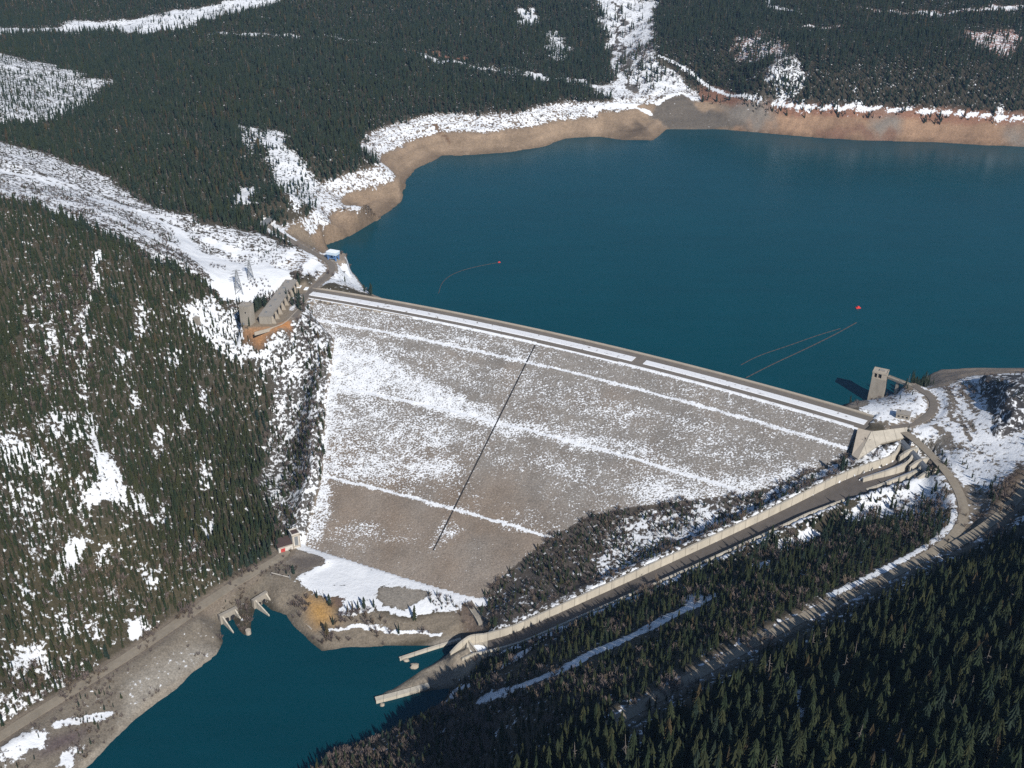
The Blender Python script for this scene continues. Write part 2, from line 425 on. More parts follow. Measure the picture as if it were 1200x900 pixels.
def hit(px, py):
    """where the line of sight through a measured point meets the ground"""
    d = ray(px, py); d = d / np.linalg.norm(d)
    X, Y, Zr = d[0] * _T, d[1] * _T, CAM_H + d[2] * _T
    below = Zr < ground(X, Y)
    k = int(np.argmax(below)) if below.any() else len(_T) - 1
    return np.array([X[k], Y[k], ground(X[k], Y[k])])

# ------------------------------------------------------------------ what covers the ground
FLOOR, BROWN, TAN, ROCK, GRAVEL, ORANGE, DARK = ((.050, .043, .030), (.150, .105, .070), (.225, .165, .115), (.230, .205, .175), (.215, .195, .170), (.34, .175, .08), (.085, .080, .075))
SNOW = np.full(GX.shape, .22)
DENS = np.ones(GX.shape)          # conifers
BRUSH = np.zeros(GX.shape)        # leafless scrub
SIZE = np.full(GX.shape, 19.0)    # tree height
HUE = np.full(GX.shape, 2.0)      # 0 olive, 1 green, 2 blue green
SOIL = np.empty(GX.shape + (3,)); SOIL[:] = FLOOR
WA = 12 + 14 * sstep(980, 1250, GY) + 34 * sstep(1500, 2200, GY)
WX = GX + WA * (fbm(GX, GY, 38, 41, 4) - .5)
WY = GY + WA * 1.3 * (fbm(GX, GY, 38, 44, 4) - .5)
BRK = sstep(.40, .56, fbm(GX, GY, 46, 47, 3))
def blend(F, m, v):
    if v is not None: F += m * (v - F)
def paint(m, snow=None, dens=None, soil=None, brush=None, size=None, hue=None):
    blend(SNOW, m, snow); blend(DENS, m, dens); blend(BRUSH, m, brush); blend(SIZE, m, size); blend(HUE, m, hue)
    if soil is not None: SOIL[:] = SOIL + m[..., None] * (np.array(soil) - SOIL)
def zone(px, soft=6.0, warp=True, **kw):
    if warp: soft = soft * 1.5
    P = np.array([hit(*p)[:2] for p in px])
    pad_ = soft + 25
    i0, i1 = np.searchsorted(XS, [P[:, 0].min() - pad_, P[:, 0].max() + pad_]); j0, j1 = np.searchsorted(YS, [P[:, 1].min() - pad_, P[:, 1].max() + pad_])
    sl = np.s_[max(j0 - 1, 0):j1 + 1, max(i0 - 1, 0):i1 + 1]
    A, B = (WX[sl], WY[sl]) if warp else (GX[sl], GY[sl])
    m = np.zeros(GX.shape)
    m[sl] = sstep(soft, -soft, poly_sd(A, B, P))
    paint(m, **kw)
def strip(px, width, soft=4.0, warp=False, broken=False, **kw):
    P = np.array([hit(*p)[:2] for p in px])
    P = smooth_line(P, 12.0, 2)
    pad_ = width + soft + 25
    i0, i1 = np.searchsorted(XS, [P[:, 0].min() - pad_, P[:, 0].max() + pad_]); j0, j1 = np.searchsorted(YS, [P[:, 1].min() - pad_, P[:, 1].max() + pad_])
    sl = np.s_[max(j0 - 1, 0):j1 + 1, max(i0 - 1, 0):i1 + 1]
    A, B = (WX[sl], WY[sl]) if warp else (GX[sl], GY[sl])
    m = np.zeros(GX.shape)
    m[sl] = sstep(width / 2 + soft, width / 2 - soft * .2, line_d(A, B, P)[0])
    if broken: m *= .5 + .5 * BRK
    paint(m, **kw)
def along(P, width, soft, **kw):
    paint(sstep(width / 2 + soft, width / 2, line_d(GX, GY, P)[0]), **kw)

# left hill: olive trees with snow showing between them
zone([(-200, 235), (0, 238), (50, 250), (130, 290), (235, 335), (265, 360), (300, 400), (312, 440), (305, 500), (300, 560), (318, 640), (260, 680), (150, 760), (0, 850), (-200, 950)], 12, snow=.27, dens=1.0, hue=.6, size=17)
zone([(-200, 235), (0, 238), (50, 250), (130, 290), (235, 335), (200, 350), (90, 330), (0, 330)], 12, snow=.25, dens=1.0, hue=.9, size=16)
zone([(40, 330), (95, 335), (110, 400), (90, 470), (40, 470), (20, 400)], 14, snow=.38, dens=.85, brush=.5)
zone([(0, 470), (60, 480), (110, 560), (70, 640), (0, 620)], 14, snow=.38, dens=.98)
zone([(120, 470), (220, 480), (300, 560), (312, 640), (250, 660), (150, 640), (130, 560)], 14, snow=.28, dens=1.0, hue=0.4)
zone([(0, 640), (120, 620), (260, 650), (240, 690), (120, 765), (0, 838)], 12, snow=.31, dens=.98, brush=.15, hue=0.2, soil=(.056, .048, .028), size=15)
strip([(112, 300), (104, 350), (98, 400), (97, 440), (104, 480), (108, 520), (122, 560), (135, 580)], 5, 4, True, True, snow=.62, dens=.2)
zone([(118, 528), (132, 540), (150, 570), (165, 582), (182, 618), (150, 592), (130, 588), (98, 604), (90, 575), (112, 560)], 5, snow=.68, dens=.10)
zone([(165, 355), (176, 362), (170, 400), (160, 395)], 5, snow=.6, dens=.3)
zone([(60, 480), (96, 490), (98, 520), (66, 515)], 6, snow=.55, dens=.5)
zone([(2, 510), (40, 520), (70, 556), (40, 560), (0, 545)], 6, snow=.58, dens=.4)
zone([(4, 782), (28, 760), (44, 752), (60, 786), (84, 806), (64, 806), (42, 776), (20, 790)], 4, snow=.72, dens=0.05)
zone([(82, 630), (98, 634), (90, 660), (66, 690), (76, 655)], 4, snow=.9, dens=.1)
zone([(150, 728), (170, 730), (166, 752), (152, 750)], 4, snow=.9, dens=.1)
zone([(232, 600), (250, 612), (244, 630), (236, 624)], 4, snow=.9, dens=.15)
zone([(-40, 845), (0, 800), (60, 800), (100, 775), (30, 838)], 8, snow=.5, dens=.4, brush=.6)
for q in ((20, 590, 9), (38, 640, 7), (120, 655, 8), (185, 520, 8), (215, 495, 9), (145, 425, 10), (160, 470, 8), (60, 410, 9), (190, 600, 7), (240, 560, 7), (225, 640, 6), (130, 700, 7), (175, 680, 6), (205, 430, 7), (240, 470, 7), (30, 700, 8), (75, 730, 8), (110, 740, 6)):
    a = random.uniform(5, 9); b = q[2] * 2
    zone([(q[0] - a, q[1] - b * .6), (q[0] + a * .6, q[1] - b), (q[0] + a, q[1] + b * .7), (q[0] - a * .3, q[1] + b)], 5, snow=.60, dens=.4)

# gorge edge beside the dam: rock, snow and thin trees
zone([(275, 392), (300, 388), (362, 362), (388, 398), (390, 440), (385, 470), (380, 560), (360, 636), (330, 640), (308, 560), (312, 500), (318, 450), (300, 415)], 8, snow=.46, dens=.5, brush=.25, soil=(.066, .061, .055), size=12, hue=.6)
zone([(205, 365), (245, 350), (285, 360), (290, 395), (330, 400), (300, 420), (240, 400)], 8, snow=.62, dens=.42, size=11)

# cleared power line corridor
zone([(-60, 150), (0, 168), (60, 182), (120, 207), (180, 242), (240, 262), (300, 272), (345, 290), (358, 312), (346, 332), (312, 350), (275, 358), (245, 340), (235, 330), (200, 312), (150, 288), (100, 264), (50, 246), (0, 235), (-60, 225)], 7, snow=.54, dens=.13, brush=.45, soil=(.075, .066, .055), size=6.5, hue=1)
strip([(-20, 196), (60, 212), (130, 240), (200, 262), (260, 290), (330, 310)], 10, 4, True, snow=.8, dens=0, brush=0)
strip([(0, 222), (80, 236), (150, 262), (200, 285), (240, 308)], 16, 5, True, snow=.72, dens=0, brush=0.05)
zone([(190, 262), (215, 268), (235, 300), (225, 306)], 5, snow=1, dens=0, brush=0)
zone([(240, 300), (300, 305), (345, 320), (315, 345), (275, 352), (250, 335)], 6, snow=.98, dens=.0, brush=.04)
zone([(300, 285), (350, 292), (358, 305), (340, 312), (310, 305)], 5, snow=.7, dens=.3, brush=.6)
for L in ([(-10, 232), (60, 246), (130, 268), (190, 292), (245, 322)], [(40, 200), (110, 224), (180, 250), (230, 275)], [(100, 250), (170, 275), (215, 300), (250, 330)]):
    strip(L, 5, 4, True, True, snow=.40, brush=.7, dens=.15)
for L in ([(205, 268), (222, 300), (246, 318), (300, 318)], [(20, 205), (90, 218), (150, 244), (215, 262)], [(262, 350), (285, 322), (330, 312)]):
    strip(L, 4, 3, snow=.9, brush=0, dens=0)
# far clearings
zone([(-60, 55), (0, 62), (60, 76), (128, 96), (108, 118), (72, 140), (0, 146), (-60, 150)], 10, snow=.55, dens=.62, size=11)
zone([(-20, 31), (60, 30), (120, 24), (200, 14), (290, -2), (340, -2), (262, 18), (205, 37), (130, 38), (60, 37), (-20, 40)], 9, snow=.68, dens=.16, size=11)
strip([(240, 40), (320, 42), (400, 44), (450, 50)], 12, 8, True, True, snow=.7, dens=.35)
zone([(283, 143), (300, 152), (334, 160), (346, 186), (370, 216), (386, 240), (345, 247), (325, 210), (308, 178), (296, 158), (290, 180), (283, 160)], 7, snow=.64, dens=.42, size=13)
zone([(276, 222), (298, 222), (300, 245), (280, 238)], 6, snow=.75, dens=.5)
zone([(608, 12), (628, 13), (632, 28), (610, 27)], 6, snow=.95, dens=.08)
zone([(640, 38), (654, 38), (668, 56), (670, 72), (648, 72), (642, 56)], 6, snow=.58, dens=.4)
strip([(478, 58), (505, 72), (530, 74), (600, 84), (640, 92), (700, 101)], 14, 6, True, True, snow=.8, dens=.05)
strip([(485, 60), (520, 66), (545, 70)], 12, 6, True, snow=.1, dens=.05, soil=(.24, .12, .085))
zone([(698, -4), (772, -4), (762, 45), (764, 62), (775, 78), (800, 94), (816, 108), (796, 112), (775, 118), (765, 128), (742, 124), (712, 118), (700, 108), (716, 92), (716, 60), (704, 30)], 8, snow=.66, dens=.04, brush=.2, soil=(.13, .11, .09))
zone([(725, 62), (738, 62), (738, 90), (728, 92)], 6, snow=.5, dens=.7)
zone([(740, 55), (762, 55), (765, 80), (745, 80)], 6, snow=.6, dens=.1, brush=.8)
strip([(724, 2), (730, 25), (720, 45), (728, 62), (735, 85), (738, 110)], 6, 3, True, snow=.1, dens=0, soil=DARK)
zone([(860, 45), (895, 38), (925, 52), (915, 68), (880, 72), (858, 58)], 8, snow=.48, dens=.6, soil=(.19, .11, .085))
zone([(905, 62), (935, 66), (942, 90), (935, 112), (908, 116), (902, 92)], 8, snow=.56, dens=.35, brush=.9)
strip([(1005, 8), (1040, 15), (1080, 17), (1130, 14), (1210, 6)], 12, 8, True, True, snow=.72, dens=.05, soil=(.25, .13, .10))
strip([(945, 28), (965, 36), (985, 33)], 9, 6, True, snow=.6, dens=.1, soil=(.25, .13, .10))
zone([(1130, 36), (1190, 40), (1192, 66), (1165, 66), (1140, 50)], 8, snow=.47, dens=.25, soil=(.25, .13, .10))
strip([(900, -2), (910, 10), (940, 16)], 12, 6, True, True, snow=.8, dens=.1)

# drawdown shore
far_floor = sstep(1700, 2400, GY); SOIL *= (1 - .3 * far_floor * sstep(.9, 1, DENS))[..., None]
band = sstep(46, 40, H) * (SD_LAKE < 260) * sstep(220, 140, SD_LAKE)
shore_side = sstep(-1400, -300, GX) * (GY > 1480) * 1.0
upper = sstep(59, 51, H) * sstep(230, 150, SD_LAKE) * shore_side * (GX < 460)
paint(upper, snow=.56, dens=.0, soil=(.15, .115, .085), brush=.02)
upper2 = sstep(62, 56, H) * sstep(230, 150, SD_LAKE) * shore_side * (GX >= 460)
paint(upper2, snow=.16, dens=.22, soil=(.20, .105, .07), brush=.1)
nz = 12 * (fbm(GX, GY, 60, 51, 3) - .5)
low = sstep(39, 35, H + nz + 8 * (GX < 200)) * sstep(220, 150, SD_LAKE) * shore_side
tone = fbm(GX, GY, 90, 55, 3)
tcol = np.array(TAN) * (0.75 + .5 * tone[..., None]) * np.where((GX > 520)[..., None], np.array([1.05, .92, .86]), 1)
tcol = tcol * (0.80 + .22 * vnoise(H * 1.0, fbm(GX, GY, 120, 57, 2) * 6, 2.2, 3) + .18 * vnoise(GX, GY, 9, 58))[..., None] * (0.72 + .28 * sstep(0, 13, H))[..., None]
tcol = tcol * (.70 + .6 * fbm(GX, GY * .7, 30, 59, 4))[..., None]
m_ = low
SNOW += m_ * (0.03 - SNOW); DENS += m_ * (0 - DENS); BRUSH += m_ * (0 - BRUSH); SOIL += m_[..., None] * (tcol - SOIL)
# grey scree patches in the far band, old stain low down
for q in ((875, 135, 30, 14), (1040, 150, 16, 12), (1195, 158, 14, 12)):
    zone([(q[0] - q[2], q[1] - q[3]), (q[0] + q[2], q[1] - q[3] + 4), (q[0] + q[2], q[1] + q[3]), (q[0] - q[2], q[1] + q[3] - 3)], 14, soil=(.17, .15, .13))
zone([(722, 152), (752, 148), (760, 160), (735, 165)], 8, soil=(.10, .075, .055))
zone([(945, 155), (1060, 160), (1055, 168), (950, 163)], 8, soil=(.15, .085, .06))
zone([(770, 118), (800, 108), (818, 120), (850, 140), (880, 152), (840, 152), (800, 150), (784, 150), (766, 140)], 7, soil=(.11, .095, .08), snow=.12, dens=0)
for q in ((940, 130), (945, 138), (980, 132), (1000, 140), (1003, 135), (900, 130), (1170, 140)):
    zone([(q[0] - 4, q[1] - 2), (q[0] + 5, q[1] - 2), (q[0] + 3, q[1] + 2)], 4, snow=.9)
strip([(772, 66), (800, 78), (832, 103), (870, 117), (905, 125), (960, 128), (1040, 128), (1100, 131), (1150, 136), (1215, 142)], 5, 3, snow=.85, dens=0, brush=0)
strip([(772, 76), (800, 88), (832, 112), (870, 124), (905, 131)], 12, 5, True, snow=.2, dens=.7, size=9)
strip([(770, 122), (790, 112), (800, 108), (812, 116)], 6, 3, snow=1, dens=0, brush=0)
strip([(692, 128), (735, 124), (752, 128), (763, 134)], 7, 3, snow=1, dens=0)
strip([(505, 142), (515, 158), (520, 172)], 5, 3, True, snow=0, soil=(.13, .08, .05))
# promontory by the crane
zone([(398, 308), (420, 322), (440, 350), (370, 338), (378, 322)], 5, snow=.7, dens=.03, brush=.1, soil=(.2, .17, .14))
strip([(398, 306), (412, 318), (426, 334), (440, 349)], 12, 4, True, snow=.06, soil=(.24, .2, .165))
zone([(330, 270), (355, 262), (372, 288), (362, 292)], 5, snow=.1, dens=0, brush=0, soil=(.21, .165, .12))
# left abutment works area
zone([(284, 386), (332, 388), (354, 364), (368, 340), (358, 330), (340, 336), (300, 366)], 4, False, snow=.04, dens=0, brush=0, soil=(.20, .165, .125))
zone([(286, 384), (334, 385), (338, 392), (300, 394), (284, 390)], 4, snow=.03, dens=.02, brush=.1, soil=ORANGE)
zone([(326, 378), (338, 372), (340, 384), (326, 386)], 3, snow=.02, dens=0, soil=(.42, .19, .07))
zone([(356, 312), (366, 306), (376, 312), (370, 322), (358, 326)], 3, snow=.97, dens=0, brush=0)
zone([(340, 362), (362, 346), (374, 352), (352, 372)], 3, snow=.85, dens=.05, brush=.05)
zone([(334, 318), (352, 316), (356, 324), (340, 328)], 3, snow=.25, dens=.5, brush=.6, size=8)

# toe of the dam
zone([(362, 640), (384, 648), (450, 672), (548, 700), (552, 712), (525, 716), (480, 722), (440, 716), (398, 718), (378, 700), (352, 684), (345, 676), (375, 662)], 2, snow=1.0, dens=0, brush=0)
zone([(447, 690), (470, 688), (506, 692), (502, 702), (470, 714), (452, 712), (442, 702)], 3, snow=.05, soil=GRAVEL)
zone([(386, 700), (404, 700), (402, 712), (390, 712)], 3, snow=.2, soil=(.12, .085, .07))
strip([(402, 662), (430, 668), (470, 678), (505, 686), (545, 694)], 3, 2.5, True, snow=.2, soil=(.13, .11, .09))
zone([(500, 700), (545, 700), (548, 720), (505, 722)], 4, snow=.72, brush=.45, dens=.25, size=7)
zone([(318, 644), (358, 640), (384, 652), (378, 664), (350, 676), (318, 676)], 4, snow=.04, dens=0, brush=0, soil=(.19, .165, .14))
zone([(340, 655), (372, 652), (380, 662), (350, 672)], 4, snow=.02, soil=(.11, .095, .085))
zone([(318, 676), (345, 678), (378, 702), (398, 720), (440, 720), (485, 725), (525, 718), (545, 716), (540, 750), (470, 756), (378, 762), (352, 742), (330, 720), (306, 700)], 4, snow=.10, dens=.0, brush=.12, soil=(.165, .14, .11))
zone([(362, 700), (385, 706), (392, 728), (372, 735), (362, 720)], 8, soil=(.34, .20, .07), snow=0)
strip([(385, 738), (420, 734), (450, 740), (490, 743), (515, 747)], 2.2, 1.6, True, snow=.95)
strip([(398, 720), (425, 722), (450, 716)], 3, 2, True, snow=.9)
strip([(548, 702), (558, 716), (566, 735)], 6, 3, True, snow=.1, dens=0, brush=0, soil=(.22, .2, .18))
zone([(540, 700), (560, 706), (570, 740), (548, 744), (535, 720)], 5, snow=.12, dens=.03, brush=.2, soil=(.13, .10, .08))
# river bank on the left
zone([(330, 656), (345, 670), (300, 700), (262, 730), (258, 765), (205, 810), (150, 855), (105, 900), (60, 960), (-60, 960), (-60, 880), (0, 862), (100, 800), (200, 735), (260, 692)], 5, snow=.16, dens=.03, brush=.28, soil=(.145, .126, .102), size=7)
zone([(150, 800), (225, 756), (256, 762), (205, 806), (150, 850)], 8, snow=.3, soil=(.24, .22, .19), brush=.05, dens=0)
strip([(258, 766), (205, 812), (150, 857), (105, 903)], 10, 4, True, snow=.04, soil=(.25, .22, .18), brush=0, dens=0)
strip([(66, 850), (95, 843), (130, 838)], 5, 3, True, snow=1)
zone([(0, 870), (50, 858), (62, 878), (0, 895)], 5, snow=.75, soil=(.1, .09, .085))
zone([(60, 868), (110, 852), (90, 876), (50, 890)], 6, snow=.05, soil=(.09, .07, .07))
zone([(75, 885), (100, 878), (90, 900), (70, 905)], 4, snow=.8)
zone([(262, 690), (300, 668), (312, 672), (272, 706)], 6, brush=.6, snow=.1, soil=(.10, .08, .055))
# slope between dam and spillway: leafless scrub
zone([(568, 702), (582, 682), (612, 657), (645, 632), (690, 606), (740, 596), (790, 588), (870, 580), (905, 572), (960, 550), (1000, 530), (1040, 512), (1052, 528), (990, 548), (920, 585), (850, 618), (780, 650), (700, 686), (640, 714), (600, 732), (572, 738)], 4, snow=.28, dens=.85, brush=.6, soil=(.070, .060, .052), size=9.5, hue=1.3)
zone([(700, 625), (760, 600), (860, 590), (920, 572), (1000, 540), (990, 550), (900, 592), (780, 648), (700, 682)], 8, snow=.54, dens=.6, brush=.5)
zone([(890, 578), (960, 552), (1000, 534), (1030, 520), (1046, 530), (990, 545), (940, 570)], 5, snow=.82, dens=.16, brush=.35)
zone([(740, 570), (800, 566), (870, 568), (900, 566), (870, 580), (800, 586), (745, 590)], 5, snow=.9, dens=0, brush=.15)
zone([(955, 562), (985, 552), (985, 556), (965, 568)], 3, snow=.1, dens=.1, brush=.3, soil=(.11, .09, .075))
# forest between the spillway and the road
zone([(350, 900), (470, 850), (560, 770), (600, 745), (700, 700), (850, 640), (960, 592), (1010, 575), (1075, 545), (1112, 562), (1128, 596), (1118, 625), (1090, 648), (1020, 684), (930, 726), (840, 775), (740, 832), (640, 880), (560, 940), (300, 1000)], 5, snow=.22, dens=1.0, brush=.1, size=14, hue=1.1)
zone([(350, 900), (500, 840), (640, 780), (700, 790), (600, 850), (480, 930)], 14, dens=.72, brush=.7, snow=.3)
for L in ([(420, 868), (450, 850), (520, 818), (590, 783), (648, 742)], [(664, 727), (700, 706), (733, 689), (770, 672), (800, 660)], [(565, 822), (610, 804), (650, 790), (700, 764), (740, 744), (800, 716), (830, 700)]):
    Lo = [(x + 3, y + 7) for x, y in L]
    strip(Lo, 15, 5, True, dens=.25, size=8)
    strip(L, 11, 4, True, snow=.80, dens=.0, brush=.08)
zone([(905, 640), (945, 618), (962, 624), (935, 640), (915, 646)], 4, snow=.95, dens=.05)
zone([(985, 606), (1000, 596), (1060, 578), (1108, 566), (1118, 592), (1080, 612), (1040, 606), (995, 614)], 5, snow=.74, dens=.10)
zone([(1060, 600), (1095, 596), (1105, 612), (1070, 618)], 4, snow=.7, dens=.35)
zone([(800, 700), (830, 690), (820, 712), (800, 718)], 4, snow=.9, dens=.15)
zone([(878, 662), (900, 656), (890, 668)], 3, snow=.9, dens=.1)
zone([(1010, 560), (1075, 545), (1105, 565), (1050, 580), (1010, 590)], 5, snow=.8, dens=.5, size=12, hue=1.2)
# right abutment
zone([(980, 474), (1040, 462), (1072, 455), (1090, 448), (1112, 440), (1150, 434), (1210, 434), (1230, 520), (1205, 565), (1180, 592), (1146, 615), (1135, 590), (1116, 555), (1086, 522), (1062, 503), (1010, 498)], 5, snow=.66, dens=.015, brush=.03, soil=(.19, .165, .135), size=7)
zone([(1120, 440), (1150, 448), (1162, 500), (1150, 510), (1120, 480), (1105, 455)], 6, snow=.62, soil=(.16, .135, .11))
zone([(1080, 446), (1092, 432), (1150, 426), (1240, 424), (1240, 437), (1150, 438), (1110, 448), (1090, 456)], 4, snow=.06, dens=0, brush=0, soil=(.24, .195, .155))
zone([(1062, 450), (1082, 440), (1085, 452), (1070, 456)], 3, snow=.05, soil=(.2, .15, .11))
zone([(985, 474), (1010, 470), (1024, 466), (1012, 476), (992, 480)], 3, snow=.03, soil=(.22, .19, .16))
zone([(1085, 522), (1105, 508), (1112, 520), (1100, 540)], 4, snow=.2, soil=(.14, .13, .115))
zone([(1026, 462), (1060, 458), (1044, 474), (1024, 476)], 4, snow=.55, soil=(.13, .115, .105))
for q in ((1145, 560), (1155, 572), (1143, 578), (1135, 548), (1162, 548), (1150, 590), (1168, 556)):
    zone([(q[0] - 4, q[1] - 4), (q[0] + 4, q[1] - 5), (q[0] + 4, q[1] + 4), (q[0] - 4, q[1] + 4)], 4, dens=.8, brush=.3, size=8)
for L in ([(1104, 454), (1122, 476), (1142, 506)], [(1116, 448), (1134, 466), (1150, 488)], [(1112, 468), (1120, 488), (1134, 516)], [(1128, 446), (1142, 458)], [(1096, 500), (1108, 512), (1112, 530)], [(1120, 524), (1135, 534), (1150, 530)]):
    strip(L, 3, 4, True, True, snow=.22, soil=(.15, .13, .11), brush=.1)
mcl = sstep(3, -3, sdc)
paint(mcl, snow=.38, dens=.12, brush=.1, soil=(.055, .052, .052), size=7)
zone([(1205, 570), (1183, 597), (1150, 622), (1120, 638), (1130, 622), (1142, 604), (1165, 585), (1180, 560), (1195, 540)], 4, snow=.08, dens=.25, brush=.9, soil=(.105, .08, .06), size=9)
zone([(1180, 610), (1210, 590), (1210, 612), (1190, 615)], 4, snow=.85, dens=.05)
# lower right mountainside
zone([(740, 840), (840, 784), (930, 736), (1020, 696), (1100, 655), (1150, 636), (1210, 612), (1500, 500), (1500, 1200), (600, 1200), (520, 960), (640, 890)], 5, snow=.26, dens=1.0, brush=.0, size=29, hue=.8)
zone([(1085, 668), (1150, 632), (1215, 604), (1215, 650), (1110, 690)], 8, size=17, dens=.9)
zone([(900, 780), (950, 790), (960, 830), (920, 850), (890, 820)], 8, snow=.6, dens=.6)
zone([(690, 880), (740, 860), (760, 890), (700, 905)], 8, snow=.6, dens=.6)
# road verges
along(ROAD_RIVER, 17, 6, snow=.08, dens=0, brush=.06, soil=(.15, .125, .10))
along(offset_line(ROAD_UPPER, 12.0), 14, 4, snow=.3, dens=.05, brush=.3, size=8)
along(ROAD_UPPER, 15, 6, snow=.2, dens=0, brush=.1, soil=(.165, .135, .105))
along(ROAD_BEND, 13, 4, snow=.45, dens=0, brush=.05, soil=(.165, .135, .105))
along(offset_line(ROAD_BEND, 30.0)[22:], 22, 6, size=14)
along(offset_line(ROAD_BEND, 15.0)[22:], 15, 4, snow=.30, dens=0.10, brush=.15, size=7)
along(ROAD_BEND, 10, 3, snow=.38, dens=0, brush=.05, soil=(.15, .125, .095))
along(offset_line(ROAD_BEND, -9.5)[24:66], 3, 3, snow=.8, dens=0, brush=0)
along(ROAD_TOWER, 11, 4, dens=0, brush=0, snow=.3, soil=(.2, .17, .14))
along(ROAD_CRANE, 13, 4, dens=0, brush=0, snow=.2, soil=(.2, .17, .14))
along(ROAD_CRANE[-14:], 16, 4, dens=0, brush=0, snow=1)
m_ = sstep(26, 20, cdist)
paint(m_, snow=.5, dens=.0, brush=.1)
# spillway end: bare concrete-coloured rock
zone([(544, 748), (562, 752), (582, 764), (545, 796), (505, 810), (445, 826), (438, 816), (480, 796), (500, 778), (520, 766)], 3, snow=.06, dens=0, brush=.02, soil=(.25, .215, .17))
zone([(495, 795), (535, 780), (525, 800), (500, 805)], 5, soil=(.14, .12, .10))
zone([(468, 774), (500, 760), (540, 748), (545, 752), (510, 766), (475, 777)], 3, snow=.03, dens=0, brush=0, soil=(.21, .19, .165))
wet = sstep(6, 0, np.minimum(np.where(SD_LAKE > -1, SD_LAKE, 99), np.where(SD_RIV > -1, SD_RIV, 99)))
paint(wet, snow=0, dens=0, brush=0)
SOIL *= (1 - .25 * wet)[..., None]
zone([(300, 690), (345, 676), (400, 722), (548, 712), (575, 740), (548, 752), (380, 764), (335, 726), (306, 706)], 3, dens=.015)
zone([(240, 735), (265, 705), (310, 685), (325, 700), (316, 720), (296, 742), (256, 770)], 3, dens=.0, brush=.2)
zone([(436, 812), (520, 755), (560, 748), (590, 752), (545, 790), (510, 812), (445, 832)], 3, dens=0, brush=0)
zone([(995, 495), (1062, 498), (1066, 520), (1040, 545), (990, 560)], 3, dens=0, brush=.1)
zone([(345, 330), (372, 322), (400, 300), (445, 350), (380, 345), (366, 360), (345, 350)], 3, dens=0.01, brush=.03)
zone([(1008, 542), (1034, 526), (1058, 517), (1050, 532), (1000, 550)], 3, snow=.62, brush=.25, dens=.05, soil=(.11, .1, .085))
strip([(440, 716), (439, 700), (442, 690), (452, 684), (470, 683)], 1.6, 1.6, snow=.5)
strip([(385, 690), (410, 686), (420, 688)], 1.5, 1.5, True, snow=.5)
strip([(392, 708), (420, 704), (432, 706)], 1.5, 1.5, True, snow=.5)
zone([(318, 384), (350, 334), (368, 338), (352, 368), (334, 388)], 3, False, dens=0, brush=0)
left_side = (GX < 60)
paint(sstep(24, 10, SD_DAM) * (GX < -100) * (H > -119), snow=.47, dens=.12, brush=.04, soil=(.085, .08, .074))
paint(sstep(14, 10, SD_DAM) * (H < -119) * sstep(-6, 0, SD_DAM), snow=.86, dens=0, brush=0)
paint(sstep(3.5, 1.5, SD_DAM), soil=(.17, .14, .11))
paint(sstep(1, -1, SD_DAM) * (DZ > Z_TOE + .02), snow=.40)
paint(sstep(9, 6, SD_DAM) * ~left_side, dens=0)
near_w = sstep(34, 24, SD_LAKE) * (GY < 1560); DENS *= 1 - near_w
DENS *= 1 - sstep(10, 6, SD_RIV)
cr_ = (rr > RC - 14) & (rr < RC + 75) & (ang > a0 - 45 / RC) & (ang < a1 + 25 / RC); DENS[cr_] = 0; BRUSH[cr_] *= .2
inw = (SD_LAKE < 2) | (SD_RIV < 2) | (SD_DAM < 2) | on_crest | up | (cdist < wid + 3)
DENS[inw] = 0; BRUSH[inw] = 0
SIZE *= .82 + .36 * fbm(GX, GY, 70, 61, 2)
del WX, WY

# ------------------------------------------------------------------ materials
class NT:
    def __init__(self, name):
        self.m = bpy.data.materials.new(name); self.m.use_nodes = True
        self.t = self.m.node_tree; self.b = self.t.nodes['Principled BSDF']
        self.b.inputs['Specular IOR Level'].default_value = 0.25
    def n(self, kind, **kw):
        x = self.t.nodes.new(kind)
        for k, v in kw.items():
            if k in x.inputs.keys(): x.inputs[k].default_value = v
            else: setattr(x, k, v)
        return x
    def l(self, a, b): self.t.links.new(a, b)
    def noise(self, vec, scale, detail=3, rough=.55):
        x = self.n('ShaderNodeTexNoise'); x.inputs['Scale'].default_value = scale; x.inputs['Detail'].default_value = detail; x.inputs['Roughness'].default_value = rough
        self.l(vec, x.inputs['Vector']); return x.outputs['Fac']
    def math(self, op, a, b=None, c=None, clamp=False):
        x = self.n('ShaderNodeMath', operation=op); x.use_clamp = clamp
        for i, v in enumerate((a, b, c)):
            if v is None: continue
            if isinstance(v, (int, float)): x.inputs[i].default_value = v
            else: self.l(v, x.inputs[i])
        return x.outputs[0]
    def mix(self, f, a, b, kind='MIX'):
        x = self.n('ShaderNodeMix', data_type='RGBA', blend_type=kind)
        for s, v in ((0, f), (6, a), (7, b)):
            if isinstance(v, (int, float)): x.inputs[s].default_value = v
            elif isinstance(v, tuple): x.inputs[s].default_value = v + (1,) if len(v) == 3 else v
            else: self.l(v, x.inputs[s])
        return x.outputs[2]
    def attr(self, name, out='Fac'):
        x = self.n('ShaderNodeAttribute'); x.attribute_name = name; return x.outputs[out]
    def pos(self, sc=(1, 1, 1)):
        g = self.n('ShaderNodeNewGeometry'); m = self.n('ShaderNodeVectorMath', operation='MULTIPLY'); m.inputs[1].default_value = sc
        self.l(g.outputs['Position'], m.inputs[0]); return m.outputs[0]
    def bump(self, h, strength=.5, dist=1.0):
        x = self.n('ShaderNodeBump'); x.inputs['Strength'].default_value = strength; x.inputs['Distance'].default_value = dist
        self.l(h, x.inputs['Height']); self.l(x.outputs[0], self.b.inputs['Normal'])

